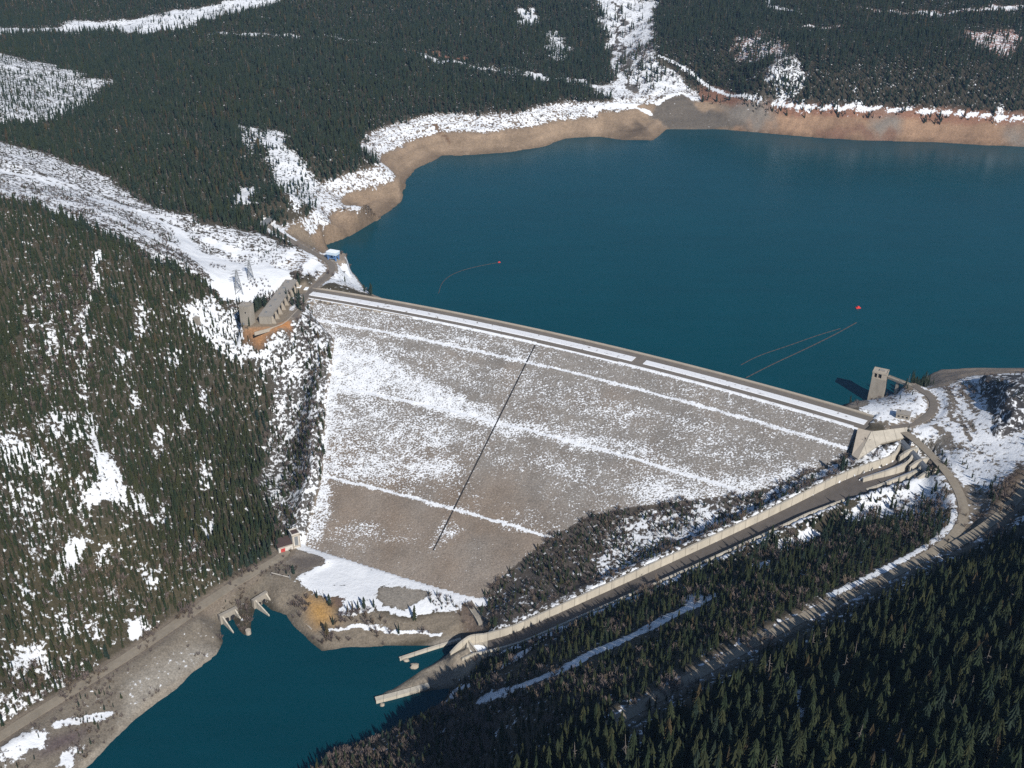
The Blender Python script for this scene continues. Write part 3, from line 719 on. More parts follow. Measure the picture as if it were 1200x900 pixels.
SNOW_C = (.80, .83, .87)
def ground_material(name, speck, bumpd, stretch=(1, 1, 1)):
    t = NT(name); p = t.pos(stretch)
    n1 = t.noise(p, 1 / speck, 4, .62); n2 = t.noise(p, 1 / (speck * 4.5), 3)
    n3 = t.noise(p, 1 / 1.7, 2, .6)
    mixn = t.math('MULTIPLY_ADD', n2, .22, t.math('MULTIPLY', n1, .78))
    thr = t.math('SUBTRACT', 1.0, t.attr('snow'))
    thr = t.math('MULTIPLY_ADD', thr, .46, .27)
    s = t.math('MULTIPLY_ADD', t.math('SUBTRACT', mixn, thr), 18.0, .5, True)
    tone = t.math('MULTIPLY_ADD', n1, .8, -.05); tone = t.math('MULTIPLY_ADD', n3, 1.3, tone)
    col = t.mix(1.0, t.attr('soil', 'Color'), tone, 'MULTIPLY')
    snowc = t.mix(n2, (.52, .55, .60), (.78, .80, .83))
    t.l(t.mix(s, col, snowc), t.b.inputs['Base Color'])
    t.b.inputs['Roughness'].default_value = .9
    t.bump(t.math('MULTIPLY_ADD', s, .25, n1), .55, bumpd)
    return t.m
def plain(name, col, rough=.8, var=.25, scale=1.5, metal=0.0, streak=False):
    t = NT(name); p = t.pos((1, 1, .25) if streak else (1, 1, 1))
    a = t.noise(p, scale, 4, .6); b = t.noise(p, scale / 6, 2)
    f = t.math('MULTIPLY_ADD', a, var * 1.4, t.math('MULTIPLY_ADD', b, var * 1.2, 1 - var * 1.3))
    t.l(t.mix(1.0, tuple(col), f, 'MULTIPLY'), t.b.inputs['Base Color'])
    t.b.inputs['Roughness'].default_value = rough; t.b.inputs['Metallic'].default_value = metal
    return t.m
def water_material(name, col, scale):
    t = NT(name); p = t.pos((1, 1.6, 1))
    a = t.noise(p, 1 / scale, 3, .6); big = t.noise(p, 1 / 260, 3)
    big = t.math('MULTIPLY_ADD', t.noise(t.pos((1, 3.5, 1)), 1 / 90, 4, .6), .5, t.math('MULTIPLY', big, .5))
    t.l(t.mix(big, tuple(c * .72 for c in col), tuple(c * 1.28 for c in col)), t.b.inputs['Base Color'])
    t.b.inputs['Roughness'].default_value = .22; t.b.inputs['IOR'].default_value = 1.33; t.b.inputs['Specular IOR Level'].default_value = .16
    t.bump(a, .35, .5)
    return t.m

# ------------------------------------------------------------------ terrain and water
def grid_mesh(name, X, Y, Z, fields, mat, keep=None):
    ny, nx = X.shape
    idx = np.arange(nx * ny).reshape(ny, nx)
    q = np.stack([idx[:-1, :-1], idx[:-1, 1:], idx[1:, 1:], idx[1:, :-1]], -1).reshape(-1, 4)
    co = np.stack([X, Y, Z], -1).reshape(-1, 3)
    if keep is not None:
        k = keep.reshape(-1); q = q[k[q].all(1)]
        used = np.unique(q); remap = np.full(nx * ny, -1); remap[used] = np.arange(len(used))
        q = remap[q]; co = co[used]
    else: used = None
    me = bpy.data.meshes.new(name)
    me.vertices.add(len(co)); me.vertices.foreach_set('co', co.astype(np.float32).ravel())
    me.loops.add(q.size); me.loops.foreach_set('vertex_index', q.astype(np.int32).ravel())
    me.polygons.add(len(q)); me.polygons.foreach_set('loop_start', np.arange(0, q.size, 4, dtype=np.int32))
    me.update(calc_edges=True)
    me.polygons.foreach_set('use_smooth', np.ones(len(q), bool))
    for k, F in fields.items():
        F = F.reshape(nx * ny, -1)
        if used is not None: F = F[used]
        if F.shape[1] == 1:
            a = me.attributes.new(k, 'FLOAT', 'POINT'); a.data.foreach_set('value', F.astype(np.float32).ravel())
        else:
            a = me.attributes.new(k, 'FLOAT_COLOR', 'POINT'); a.data.foreach_set('color', np.c_[F, np.ones(len(F))].astype(np.float32).ravel())
    me.materials.append(mat)
    o = bpy.data.objects.new(name, me); COL.objects.link(o)
    return o
M_GROUND = ground_material('snowy_ground', 5.0, 1.6)
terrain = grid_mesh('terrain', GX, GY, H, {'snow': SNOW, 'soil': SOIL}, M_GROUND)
tag(terrain, 'snow patched mountain valley ground around the dam and lake', kind='structure')
M_LAKE = water_material('lake_water', (.0010, .045, .062), 7)
M_RIVER = water_material('river_water', (.0014, .036, .052), 5)
lk = (GX > -1400) & (GX < 3800) & (GY > 500) & (GY < 3000)
tag(grid_mesh('reservoir_water', GX, GY, GX * 0.0, {}, M_LAKE, (SD_LAKE < 14) & lk), 'deep blue green reservoir water behind the dam', kind='structure')
b = MB(); b.add([(-900, -2000, Z_RIVER), (400, -2000, Z_RIVER), (400, 1010, Z_RIVER), (-900, 1010, Z_RIVER)], [(0, 1, 2, 3)])
tag(b.build('river_water', M_RIVER), 'dark teal river pool below the dam', kind='structure')

# ------------------------------------------------------------------ the dam
M_CONC = plain('pale_concrete', (.34, .30, .25), .85, .3, .35)
M_CONC2 = plain('weathered_concrete', (.27, .245, .21), .85, .4, .3, streak=True)
M_CHUTE = plain('chute_wall_concrete', (.42, .385, .325), .85, .45, .18, streak=True)
M_CHFLOOR = plain('shade_dark_chute_floor', (.10, .088, .08), .8, .5, .12)  # base colour darkened to stand in for the near wall's shadow on the floor
M_SNOW = plain('packed_snow', (.80, .83, .87), .8, .10, .4)
M_DIRTSNOW = plain('dirty_snow', (.70, .71, .74), .85, .3, .12)
M_ROAD = plain('gravel_road_surface', (.225, .195, .155), .95, .4, .25)
M_CRESTROAD = plain('crest_road_surface', (.15, .132, .115), .95, .35, .2)
M_DARK = plain('dark_opening', (.022, .022, .025), .8, .2)
M_STEEL = plain('grey_steel', (.23, .24, .25), .5, .2, .8, .3)
M_RIP = plain('rock_fill_edge', (.34, .30, .25), .95, .6, .5)
def patchy_snow():
    t = NT('ploughed_snow'); p = t.pos()
    a = t.noise(p, .16, 4, .7); b_ = t.noise(p, .5, 3)
    s = t.math('MULTIPLY_ADD', t.math('SUBTRACT', a, .37), 16, .5, True)
    t.l(t.mix(s, (.17, .15, .135), t.mix(b_, (.58, .59, .62), (.74, .76, .79))), t.b.inputs['Base Color']); t.b.inputs['Roughness'].default_value = .9
    t.bump(a, .5, .6); return t.m
M_PLOUGH = patchy_snow()
def jointed(m):
    nt = m.node_tree; L = nt.links; b_ = nt.nodes['Principled BSDF']; src = b_.inputs['Base Color'].links[0].from_socket
    g = nt.nodes.new('ShaderNodeNewGeometry'); sp = nt.nodes.new('ShaderNodeSeparateXYZ'); L.new(g.outputs['Position'], sp.inputs[0])
    d = nt.nodes.new('ShaderNodeMath'); d.operation = 'MULTIPLY'; d.inputs[1].default_value = 1 / 13.0; L.new(sp.outputs[0], d.inputs[0])
    f = nt.nodes.new('ShaderNodeMath'); f.operation = 'FRACT'; L.new(d.outputs[0], f.inputs[0])
    c = nt.nodes.new('ShaderNodeMath'); c.operation = 'LESS_THAN'; c.inputs[1].default_value = .07; L.new(f.outputs[0], c.inputs[0])
    k = nt.nodes.new('ShaderNodeMath'); k.operation = 'MULTIPLY'; k.inputs[1].default_value = .38; L.new(c.outputs[0], k.inputs[0])
    mx = nt.nodes.new('ShaderNodeMix'); mx.data_type = 'RGBA'; L.new(k.outputs[0], mx.inputs[0]); L.new(src, mx.inputs[6]); mx.inputs[7].default_value = (.09, .08, .065, 1); L.new(mx.outputs[2], b_.inputs['Base Color'])
jointed(M_CHUTE)
M_ROOF = plain('grey_roof', (.27, .25, .225), .85, .3, .3)
M_FACE = ground_material('rock_fill_face', 2.4, 1.2, (1, 1.25, 1.5))

BEN = []
for pts in (((433, 385), (520, 402), (613, 425), (700, 446), (797, 470), (990, 522)), ((400, 456), (490, 472), (580, 493), (700, 525), (800, 555), (868, 577)), ((380, 558), (440, 572), (527, 597), (600, 616), (643, 628))):
    Q = np.array([dam_hit(*p) for p in pts])
    aa = np.arctan2(Q[:, 1] - OC[1], Q[:, 0] - OC[0]); dd = RC - np.hypot(Q[:, 0] - OC[0], Q[:, 1] - OC[1])
    BEN.append(np.polyfit(aa, dd, 1))
angs = np.linspace(a0 - 6 / RC, a1 + 30 / RC, 230)
ds = np.arange(0, 350, 1.75)
FA, FD = np.meshgrid(angs, ds)
FX, FY = OC[0] + (RC - FD) * np.cos(FA), OC[1] + (RC - FD) * np.sin(FA)
FZ = prof(FD)
for c in BEN:
    db = np.polyval(c, FA); zb = prof(db)
    FZ = np.where(np.abs(FD - db) < 2.4, zb, FZ)
fsd = poly_sd(FX, FY, DAM_POLY)
FZ = FZ + (fbm(FX, FY, 5, 71, 2) - .5) * 1.0 * sstep(0, 4, FD) * sstep(2, -8, fsd)
FS = np.full(FX.shape, .34); FSOIL = np.empty(FX.shape + (3,))
top_c, low_c = np.array((.198, .183, .168)), np.array((.182, .142, .110))
rust = np.clip(sstep(-25, -80, FZ) * .6 + (fbm(FX, FY, 34, 77, 4) - .5) * .9, 0, 1)
FSOIL[:] = top_c + rust[..., None] * (low_c - top_c)
FSOIL *= (0.8 + .4 * fbm(FX, FY, 22, 78, 3))[..., None]
WFX, WFY = FX + 26 * (fbm(FX, FY, 50, 73, 3) - .5), FY + 26 * (fbm(FX, FY, 50, 74, 3) - .5)
def fzone(px, snow, soft=14, k=1.0):
    P = np.array([dam_hit(*p) for p in px])
    m = sstep(soft, -soft, poly_sd(WFX, WFY, P)) * k
    FS[:] = FS + m * (snow - FS)
fzone([(350, 350), (500, 372), (620, 400), (640, 440), (560, 450), (480, 430), (380, 420)], .44, 20)
fzone([(350, 350), (390, 352), (440, 368), (480, 400), (460, 440), (380, 440)], .48, 16)
fzone([(376, 410), (440, 420), (500, 445), (560, 472), (620, 498), (610, 506), (560, 492), (480, 474), (380, 460)], .62, 10)
fzone([(600, 485), (660, 495), (760, 530), (860, 565), (850, 575), (760, 548), (650, 516), (590, 500)], .54, 9)
fzone([(600, 440), (760, 470), (940, 530), (930, 560), (860, 560), (740, 520), (620, 480)], .42, 18)
fzone([(378, 462), (440, 470), (520, 490), (540, 512), (490, 530), (440, 530), (376, 540)], .53, 12)
fzone([(376, 540), (440, 530), (520, 535), (560, 560), (500, 560), (440, 555), (376, 556)], .56, 12)
fzone([(540, 510), (640, 530), (760, 560), (840, 580), (740, 590), (640, 560), (540, 545)], .40, 14)
fzone([(560, 545), (700, 570), (700, 600), (640, 620), (560, 595), (520, 580)], .30, 10)
fzone([(376, 556), (450, 575), (530, 600), (645, 630), (560, 700), (450, 675), (380, 650)], .17, 8)
fzone([(376, 560), (392, 566), (385, 600), (372, 640), (350, 640)], .62, 8)
fzone([(388, 600), (430, 605), (470, 622), (500, 640), (440, 640), (385, 640)], .36, 12)
fzone([(740, 570), (800, 560), (880, 560), (960, 540), (950, 560), (870, 584), (760, 592)], .60, 10)
fzone([(370, 392), (394, 398), (398, 440), (392, 475), (388, 520), (384, 562), (372, 560)], .68, 7)
fzone([(560, 560), (645, 590), (640, 600), (560, 575)], .10, 8)
fzone([(400, 570), (520, 600), (640, 632), (640, 640), (520, 612), (400, 582)], .05, 5)
fzone([(395, 385), (640, 430), (1000, 527), (1000, 534), (640, 438), (395, 392)], .30, 5)
fzone([(500, 650), (545, 620), (520, 600), (505, 630)], .40, 6)
FS += .13 * (fbm(FA * RC, FD, 40, 79, 3) - .5) * 1.2 + .18 * (fbm(FA * RC * .25, FD, 9, 80, 2) - .5)
for c in BEN:
    db = np.polyval(c, FA)
    FS += sstep(2.9, 1.2, np.abs(FD - db + 1.2 * (vnoise(FA * RC, FD, 9, 83) - .5))) * (.82 - FS)
FS -= .03
FS[FD < 2.5] = .75
DAM = empty('embankment_dam', (float(cd[2][0]), float(cd[2][1]), Z_TOE))
tag(DAM, 'great rock fill dam with snow streaked benches and a road along its crest', 'dam')
DOFF = Vector(DAM.location)
def under_dam(o):
    o.parent = DAM; o.matrix_parent_inverse = Matrix.Translation(-DOFF); return o
under_dam(grid_mesh('downstream_face', FX, FY, FZ, {'snow': FS, 'soil': FSOIL}, M_FACE, (fsd < 2.5) & (FD < 327.5)))
E0, E1 = a0 - 22 / RC, a1 + 18 / RC
def arc(d, z, n=140, e0=None, e1=None):
    t = np.linspace(E0 if e0 is None else e0, E1 if e1 is None else e1, n)
    d = np.asarray(d) + 0 * t
    return np.stack([OC[0] + (RC - d) * np.cos(t), OC[1] + (RC - d) * np.sin(t), np.asarray(z) + 0 * t], 1)
def arc_box(name, d0, d1, z0, z1, m, e0=None, e1=None, n=140, inset=0.0):
    A, B_, C_, D_ = arc(d0, z0, n, e0, e1), arc(d1, z0, n, e0, e1), arc(d1 - inset, z1, n, e0, e1), arc(d0 + inset, z1, n, e0, e1)
    b = MB(); b.sweep([[A[i], B_[i], C_[i], D_[i]] for i in range(n)])
    return under_dam(b.build(name, m))
aofp = lambda px, py: math.atan2(at(px, py, 38)[1] - OC[1], at(px, py, 38)[0] - OC[0])
arc_box('crest', -39.4, 0.3, Z_CREST - 9, Z_CREST - .25, M_RIP)
arc_box('upstream_shoulder', -39, -35.6, Z_CREST - .2, Z_CREST + .9, M_CONC, e0=a0 - 2 / RC, e1=aofp(375, 340), inset=.8)
arc_box('roadway', -33.6, -.9, Z_CREST - .24, Z_CREST, M_CRESTROAD)
arc_box('snow_bank', -23.5, -10.0, Z_CREST + .02, Z_CREST + .7, M_PLOUGH, e0=aofp(742, 422), e1=aofp(366, 343), inset=1.0)
arc_box('snow_bank', -22.8, -10.5, Z_CREST + .02, Z_CREST + .6, M_PLOUGH, e0=aofp(1014, 496), e1=aofp(754, 426), inset=1.0)
arc_box('snowy_kerb', -1.5, .5, Z_CREST - .2, Z_CREST + .65, M_SNOW, e0=a0, e1=aofp(628, 401), inset=.2) if False else None
arc_box('kerb', -1.1, .3, Z_CREST - .2, Z_CREST + .7, M_PLOUGH, e0=aofp(628, 402), e1=aofp(362, 349), inset=.25)
arc_box('kerb', -1.1, .3, Z_CREST - .2, Z_CREST + .7, M_PLOUGH, e0=a0, e1=aofp(725, 424), inset=.25)
# guard rail posts along the upstream lane, one low wall per side
arc_box('parapet', -34.6, -34.0, Z_CREST - .2, Z_CREST + 1.0, M_CONC)
# the inspection walkway straight down the face
g0, g1 = dam_hit(627, 405), dam_hit(508, 645)
gl = []
for t in np.linspace(0, 1, 60):
    x, y = g0[0] + (g1[0] - g0[0]) * t, g0[1] + (g1[1] - g0[1]) * t
    gl.append((x, y, float(dam_z(x, y)) + .75))
ge = Vector((g1[0] - g0[0], g1[1] - g0[1], 0)).normalized(); gs = Vector((-ge.y, ge.x, 0)) * .7
b = MB(); b.sweep([[tuple(Vector(p) - gs - Vector((0, 0, 1.6))), tuple(Vector(p) + gs - Vector((0, 0, 1.6))), tuple(Vector(p) + gs), tuple(Vector(p) - gs)] for p in gl])
under_dam(b.build('inspection_stairway', M_DARK))

# ------------------------------------------------------------------ roads
def ribbon(name, P, w, m, label, thick=.9, lift=0.0):
    A, B_ = offset_line(P, w / 2), offset_line(P, -w / 2)
    b = MB()
    b.sweep([[(p[0], p[1], p[2] - thick), (q[0], q[1], q[2] - thick), (q[0], q[1], q[2] + lift), (r[0], r[1], r[2] + lift + .12), (p[0], p[1], p[2] + lift)] for p, q, r in zip(A, B_, P)])
    o = b.build(name, m); tag(o, label, kind='structure'); return o
ribbon('river_road', ROAD_RIVER, 12, M_ROAD, 'gravel road along the foot of the wooded hill above the river')
ribbon('bend_road', ROAD_BEND, 9.5, M_ROAD, 'road curving away from the dam crest and down through the trees')
ribbon('upper_road', ROAD_UPPER, 9.5, M_ROAD, 'road joining the curve from the right bank hillside', lift=-.05)
ribbon('tower_road', ROAD_TOWER, 9, M_CRESTROAD, 'road looping from the crest to the intake tower bridge', lift=.05)
ribbon('crane_road', ROAD_CRANE, 9, M_CRESTROAD, 'road from the crest past the gantry to the lake shore', lift=.03)

# ------------------------------------------------------------------ spillway
SP = empty('spillway_chute', tuple(CH_MID[0]))
tag(SP, 'long pale concrete spillway chute sweeping down from the crest road to the river', 'spillway')
SOFF = Vector(SP.location)
def sub(o, root):
    o.parent = root; o.matrix_parent_inverse = Matrix.Translation(-Vector(root.location)); return o
def wall_sweep(name, P, th, hgt, m, root, off0=0.0):
    A, B_ = offset_line(P, off0), offset_line(P, off0 - th)
    b = MB(); b.sweep([[(p[0], p[1], p[2] - hgt), (q[0], q[1], q[2] - hgt), (q[0], q[1], q[2]), (p[0], p[1], p[2])] for p, q in zip(A, B_)])
    return sub(b.build(name, m), root)
wall_sweep('side_wall', CHUTE, 2.2, CH_WALL + 3, M_CHUTE, SP)
nearw = offset_line(CHUTE, CH_W.reshape(-1, 1))
k0 = int(len(CHUTE) * .22)
wall_sweep('side_wall', nearw[k0:], 2.0, CH_WALL + 3, M_CHUTE, SP, 2.0)
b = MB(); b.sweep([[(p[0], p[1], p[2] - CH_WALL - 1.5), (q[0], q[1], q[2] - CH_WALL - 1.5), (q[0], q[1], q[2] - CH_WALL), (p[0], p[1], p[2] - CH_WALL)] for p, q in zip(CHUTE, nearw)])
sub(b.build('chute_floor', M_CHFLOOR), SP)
for pts, nm in (([(1074, 527, 35), (1069, 539, 31), (1056, 547, 27), (1012, 561, 17)], 'dividing_wall'), ([(1085, 540, 35), (1081, 549, 31), (1066, 556, 26), (1016, 574, 12)], 'dividing_wall')):
    P = smooth_line([at(*p) for p in pts], 3.0, 2)
    wall_sweep(nm, P, 2.4, 12, M_CHUTE, SP)
    Q = offset_line(P, -6.0)[5:]
    b = MB(); b.sweep([[(p[0] + 2.5, p[1] + 2.5, p[2] - 6.5), (p[0] - 2.0, p[1] - 2.0, p[2] - 6.5), (p[0] - 2.0, p[1] - 2, p[2] - 3.6), (p[0] + 2.5, p[1] + 2.5, p[2] - 3.2)] for p in Q])
    sub(b.build('snow_drift', M_SNOW), SP)
# gate piers under the road
gp = [at(1061, 513, 37), at(1073, 525, 37), at(1085, 537, 37), at(1095, 550, 37)]
gdir = Vector(gp[3] - gp[0]).normalized()
gout = Vector((gdir.y, -gdir.x, 0))
if gout.x > 0: gout = -gout
grz = math.atan2(gout.y, gout.x)
for p in gp[1:]:
    b = MB()
    sec = []
    for t in np.linspace(0, 1, 9):
        x = t * 20; z1 = 37.3 - 9 * t ** 2.2
        sec.append((x, z1))
    prof_ = [(0, 18.0)] + [(20, 18.0)] + sec[::-1]
    c = Vector((p[0], p[1], 0)) - gout * 3
    s_ = gdir * 1.5
    vs = [tuple(c + gout * x - Vector((s_.x, s_.y, 0)) + Vector((0, 0, z))) for x, z in prof_] + [tuple(c + gout * x + Vector((s_.x, s_.y, 0)) + Vector((0, 0, z))) for x, z in prof_]
    n_ = len(prof_)
    b.add(vs, [tuple(range(n_)), tuple(range(2 * n_ - 1, n_ - 1, -1))] + [(i, (i + 1) % n_, n_ + (i + 1) % n_, n_ + i) for i in range(n_)])
    sub(b.build('gate_pier', M_CHUTE), SP)
for p, q in zip(gp[:-1], gp[1:]):
    mid = (Vector(p) + Vector(q)) / 2
    b = MB()
    P = []
    for t in np.linspace(-.9, .9, 7):
        r_ = 11
        P.append((4 + r_ * math.cos(t) - 7, 29 + r_ * math.sin(t) * .8))
    hw_ = (Vector(q) - Vector(p)).length / 2 - 1.5
    A = [tuple(mid + gout * x - gdir * hw_ + Vector((0, 0, z - mid.z))) for x, z in P]
    B_ = [tuple(mid + gout * x + gdir * hw_ + Vector((0, 0, z - mid.z))) for x, z in P]
    A2 = [tuple(Vector(v) - gout * .6) for v in A]; B2 = [tuple(Vector(v) - gout * .6) for v in B_]
    b.sweep([[a_, b_, c_, d_] for a_, b_, c_, d_ in zip(A, B_, B2, A2)])
    sub(b.build('radial_gate', M_STEEL), SP)
# flip bucket and its end block
e = CHUTE[-1]; en = nearw[-1]
td = Vector((CHUTE[-1] - CHUTE[-6])[:2]).normalized()
b = MB()
zf = float(e[2] - CH_WALL)
sec = []
for t, dz_ in ((-6, 1.9), (0, 0.02), (6, -1.0), (12, .3), (17, 3.2)):
    p = Vector((e[0], e[1])) + td * t; q = Vector((en[0], en[1])) + td * t
    sec.append([(p.x, p.y, Z_RIVER - 6), (q.x, q.y, Z_RIVER - 6), (q.x, q.y, zf + dz_ + .05), (p.x, p.y, zf + dz_ + .05)])
b.sweep(sec)
sub(b.build('flip_bucket', M_CHUTE), SP)
fw = np.array([e, e + np.array([td.x * 12, td.y * 12, -1.0]), at(546, 749, -113), at(536, 757, -117), at(528, 766, -124)])
wall_sweep('end_wall', smooth_line(fw, 3, 1), 2.4, 20, M_CHUTE, SP)
fn = np.array([en, en + np.array([td.x * 10, td.y * 10, -1.5]), en + np.array([td.x * 22, td.y * 22, -8])])
wall_sweep('end_wall', fn, 2.0, 18, M_CHUTE, SP, 2.0)
mid = (Vector(e) + Vector(en)) / 2 + Vector((td.x * 6, td.y * 6, 0))
b = MB(); b.prism([(mid.x + 9 * math.cos(a) * (1 + .15 * math.sin(3 * a)), mid.y + 7 * math.sin(a)) for a in np.linspace(0, 6.0, 14)], zf + .2, zf + 1.1)
sub(b.build('snow_drift', M_SNOW), SP)

AP = [at(529, 765, -129), at(549, 752, -118.5), at(563, 771, -119), at(541, 786, -130)]
def slab0(name, quad, th, m, root):
    q = [Vector(p) for p in quad]
    b = MB(); vs = [tuple(p + Vector((0, 0, 1.2))) for p in q] + [tuple(p - Vector((0, 0, th))) for p in q]
    b.add(vs, [(0, 1, 2, 3), (7, 6, 5, 4)] + [(i, (i + 1) % 4, 4 + (i + 1) % 4, 4 + i) for i in range(4)])
    return sub(b.build(name, m), root)
slab0('apron_slab', AP, 5, M_CONC2, SP)
b = MB(); b.bar(AP[3] + np.array([0, 0, 1.6]), AP[0] + np.array([0, 0, 1.6]), 1.2, 2.0); b.bar(AP[2] + np.array([0, 0, 1.6]), AP[1] + np.array([0, 0, 1.6]), 1.4, 2.4); sub(b.build('apron_kerb', M_CHUTE), SP)

# wing wall where the dam fill ends
def slab(name, quad, th, m):
    q = [Vector(p) for p in quad]
    nrm = (q[1] - q[0]).cross(q[-1] - q[0]).normalized() * th; n_ = len(q)
    b = MB(); vs = [tuple(p) for p in q] + [tuple(p - nrm) for p in q]
    b.add(vs, [tuple(range(n_)), tuple(range(2 * n_ - 1, n_ - 1, -1))] + [(i, (i + 1) % n_, n_ + (i + 1) % n_, n_ + i) for i in range(n_)])
    return b.build(name, m)
WW = empty('wing_wall', tuple(at(1035, 512, 30)))
tag(WW, 'pale concrete wing wall between the end of the dam face and the spillway gates', 'retaining wall')
zA = float(dam_hit(1001, 532)[2]) + 2
sub(slab('wall_panel', WQ, 3, M_CHUTE), WW)
sub(slab('end_panel', [at(1005, 503.5, 38), at(1021, 507, 37.8), at(1005, 539.5, zA + .5), at(998, 535, zA)], 2.5, M_CONC), WW)

# guide walls and blocks in the pool
def low_wall(name, pts, w, z0, z1, m, label, cat):
    P = smooth_line([at(px, py, z1) for px, py in pts], 4, 1)
    A, B_ = offset_line(P, w / 2), offset_line(P, -w / 2)
    b = MB(); b.sweep([[(p[0], p[1], z0), (q[0], q[1], z0), (q[0], q[1], z1), (p[0], p[1], z1)] for p, q in zip(A, B_)])
    return tag(b.build(name, m), label, cat)
low_wall('guide_wall', [(468, 771), (492, 763), (540, 748)], 3.2, -146, -137, M_CHUTE, 'narrow pale concrete guide wall reaching into the pool from the snowy toe bank', 'guide wall')
low_wall('guide_wall', [(440, 819), (468, 812), (503, 802)], 6.0, -146, -136, M_CHUTE, 'thick pale concrete guide wall at the outer tip of the rock ledge', 'guide wall')
def boulder(px, py, z, r, name, label, m, squash=.7):
    c = at(px, py, z)
    bm = bmesh.new(); bmesh.ops.create_icosphere(bm, subdivisions=2, radius=r)
    for v in bm.verts:
        k = 1 + .5 * (vnoise(v.co.x * 3 + px, v.co.y * 3 + v.co.z * 2, r * 1.7, 9) - .5)
        v.co = Vector((v.co.x * k * 1.2, v.co.y * k, v.co.z * k * squash))
    me = bpy.data.meshes.new(name); bm.to_mesh(me); bm.free(); me.materials.append(m)
    o = bpy.data.objects.new(name, me); COL.objects.link(o); o.location = c; tag(o, label, 'rock'); return o
M_ROCK = plain('pale_rock', (.33, .29, .235), .9, .5, .4)
boulder(476, 774, -139.5, 2.8, 'boulder', 'small flat boulder in the water just off the tip of the narrow guide wall', M_ROCK, .5)
boulder(486, 781, -139.5, 4.4, 'boulder', 'largest of the boulders in the water beside the rock ledge', M_ROCK)
boulder(448, 826, -139.6, 2.2, 'boulder', 'tiny boulder in the water below the thick guide wall', M_ROCK)

# ------------------------------------------------------------------ intake tower with its bridge
tb = at(1026, 470, 0)
IT = empty('intake_tower', (tb[0], tb[1], -4))
IT.rotation_euler.z = R(-28)
tag(IT, 'tall square concrete intake tower standing in the reservoir near the right bank', 'tower')
def loc(mbuilder, name, m, root):
    o = mbuilder.build(name, m); o.parent = root; return o
TW, TD, TH = 17.0, 13.0, 46.0
loc(MB().box((0, 0, 0), (TW * 1.10, TD * 1.12, TH - 8), 0, .91), 'shaft', M_CONC2, IT)
b = MB(); b.box((0, 0, TH - 8), (TW * 1.02, TD * 1.02, 1.2))
loc(b, 'ledge', M_CONC, IT)
b = MB()
for x, w_ in ((-TW / 2 + 1.2, 2.4), (-2.2, 1.6), (TW / 2 - 3.0, 6.0)):
    for y in (-TD / 2 + 1, TD / 2 - 1): b.box((x, y, TH - 6.8), (w_, 2, 6.0))
for y in (-1.5, 2.8): b.box((TW / 2 - 1, y, TH - 6.8), (1.9, 2.4, 6.0)); b.box((-TW / 2 + 1, y, TH - 6.8), (1.9, 2.4, 6.0))
loc(b, 'corner_column', M_CONC, IT)
loc(MB().box((0, 0, TH - 6.8), (TW - 3.5, TD - 3.2, 5.9)), 'gate_room', M_DARK, IT)
b = MB(); b.box((0, 0, TH - .8), (TW + .8, TD + .8, 1.6)); b.box((0, -TD / 2, TH + .8), (TW + .8, .6, .7)); b.box((0, TD / 2, TH + .8), (TW + .8, .6, .7)); b.box((-TW / 2, 0, TH + .8), (.6, TD - .7, .7)); b.box((TW / 2, 0, TH + .8), (.6, TD - .7, .7))
ro = loc(b, 'roof', M_CONC, IT)
b = MB(); b.box((1.5, 1, TH + .82), (7, 5, .9)); loc(b, 'roof_hatch', M_ROOF, IT)
# footbridge
fa, fb = Vector(at(1040.5, 441, 37.5)), Vector(at(1070, 452.5, 37.6))
FB = empty('access_bridge', tuple((fa + fb) / 2))
tag(FB, 'slim road bridge from the right bank to the intake tower on one pier', 'bridge')
fd = (fb - fa).normalized(); fs = Vector((-fd.y, fd.x, 0))
b = MB(); b.bar(fa - Vector((0, 0, .9)), fb - Vector((0, 0, .9)), 5.0, 1.8); sub(b.build('deck', M_CONC2), FB)
for sgn in (-1, 1):
    b = MB(); b.bar(fa + fs * 2.45 * sgn + Vector((0, 0, .62)), fb + fs * 2.45 * sgn + Vector((0, 0, .62)), .35, 1.2); sub(b.build('railing', M_CONC), FB)
pm = fa + (fb - fa) * .42
b = MB(); b.box((pm.x, pm.y, -2), (4.2, 3.0, 37.6), math.atan2(fd.y, fd.x), .8); sub(b.build('pier', M_CONC, None), FB)

# small service building in the loop of the tower road
gb = at(1058, 489, 39.6)
SB = empty('service_building', tuple(gb), R(-24))
tag(SB, 'small flat roofed concrete building in the loop of the tower road', 'building')
loc(MB().box((0, 0, 0), (15, 10, 6)), 'wall', M_CONC2, SB)
b = MB(); b.box((0, 0, 6.02), (16, 11, .7)); b.box((-2, 1, 6.73), (3, 2.4, 1.2)); loc(b, 'roof', M_ROOF, SB)
for x in (-4.5, 0, 4.5): loc(MB().box((x, -5.05, 2.2), (2.2, .25, 1.8)), 'window', M_DARK, SB)
d_ = loc(MB().box((7.55, -1.5, 0), (.25, 2.6, 3.0)), 'door', M_STEEL, SB)

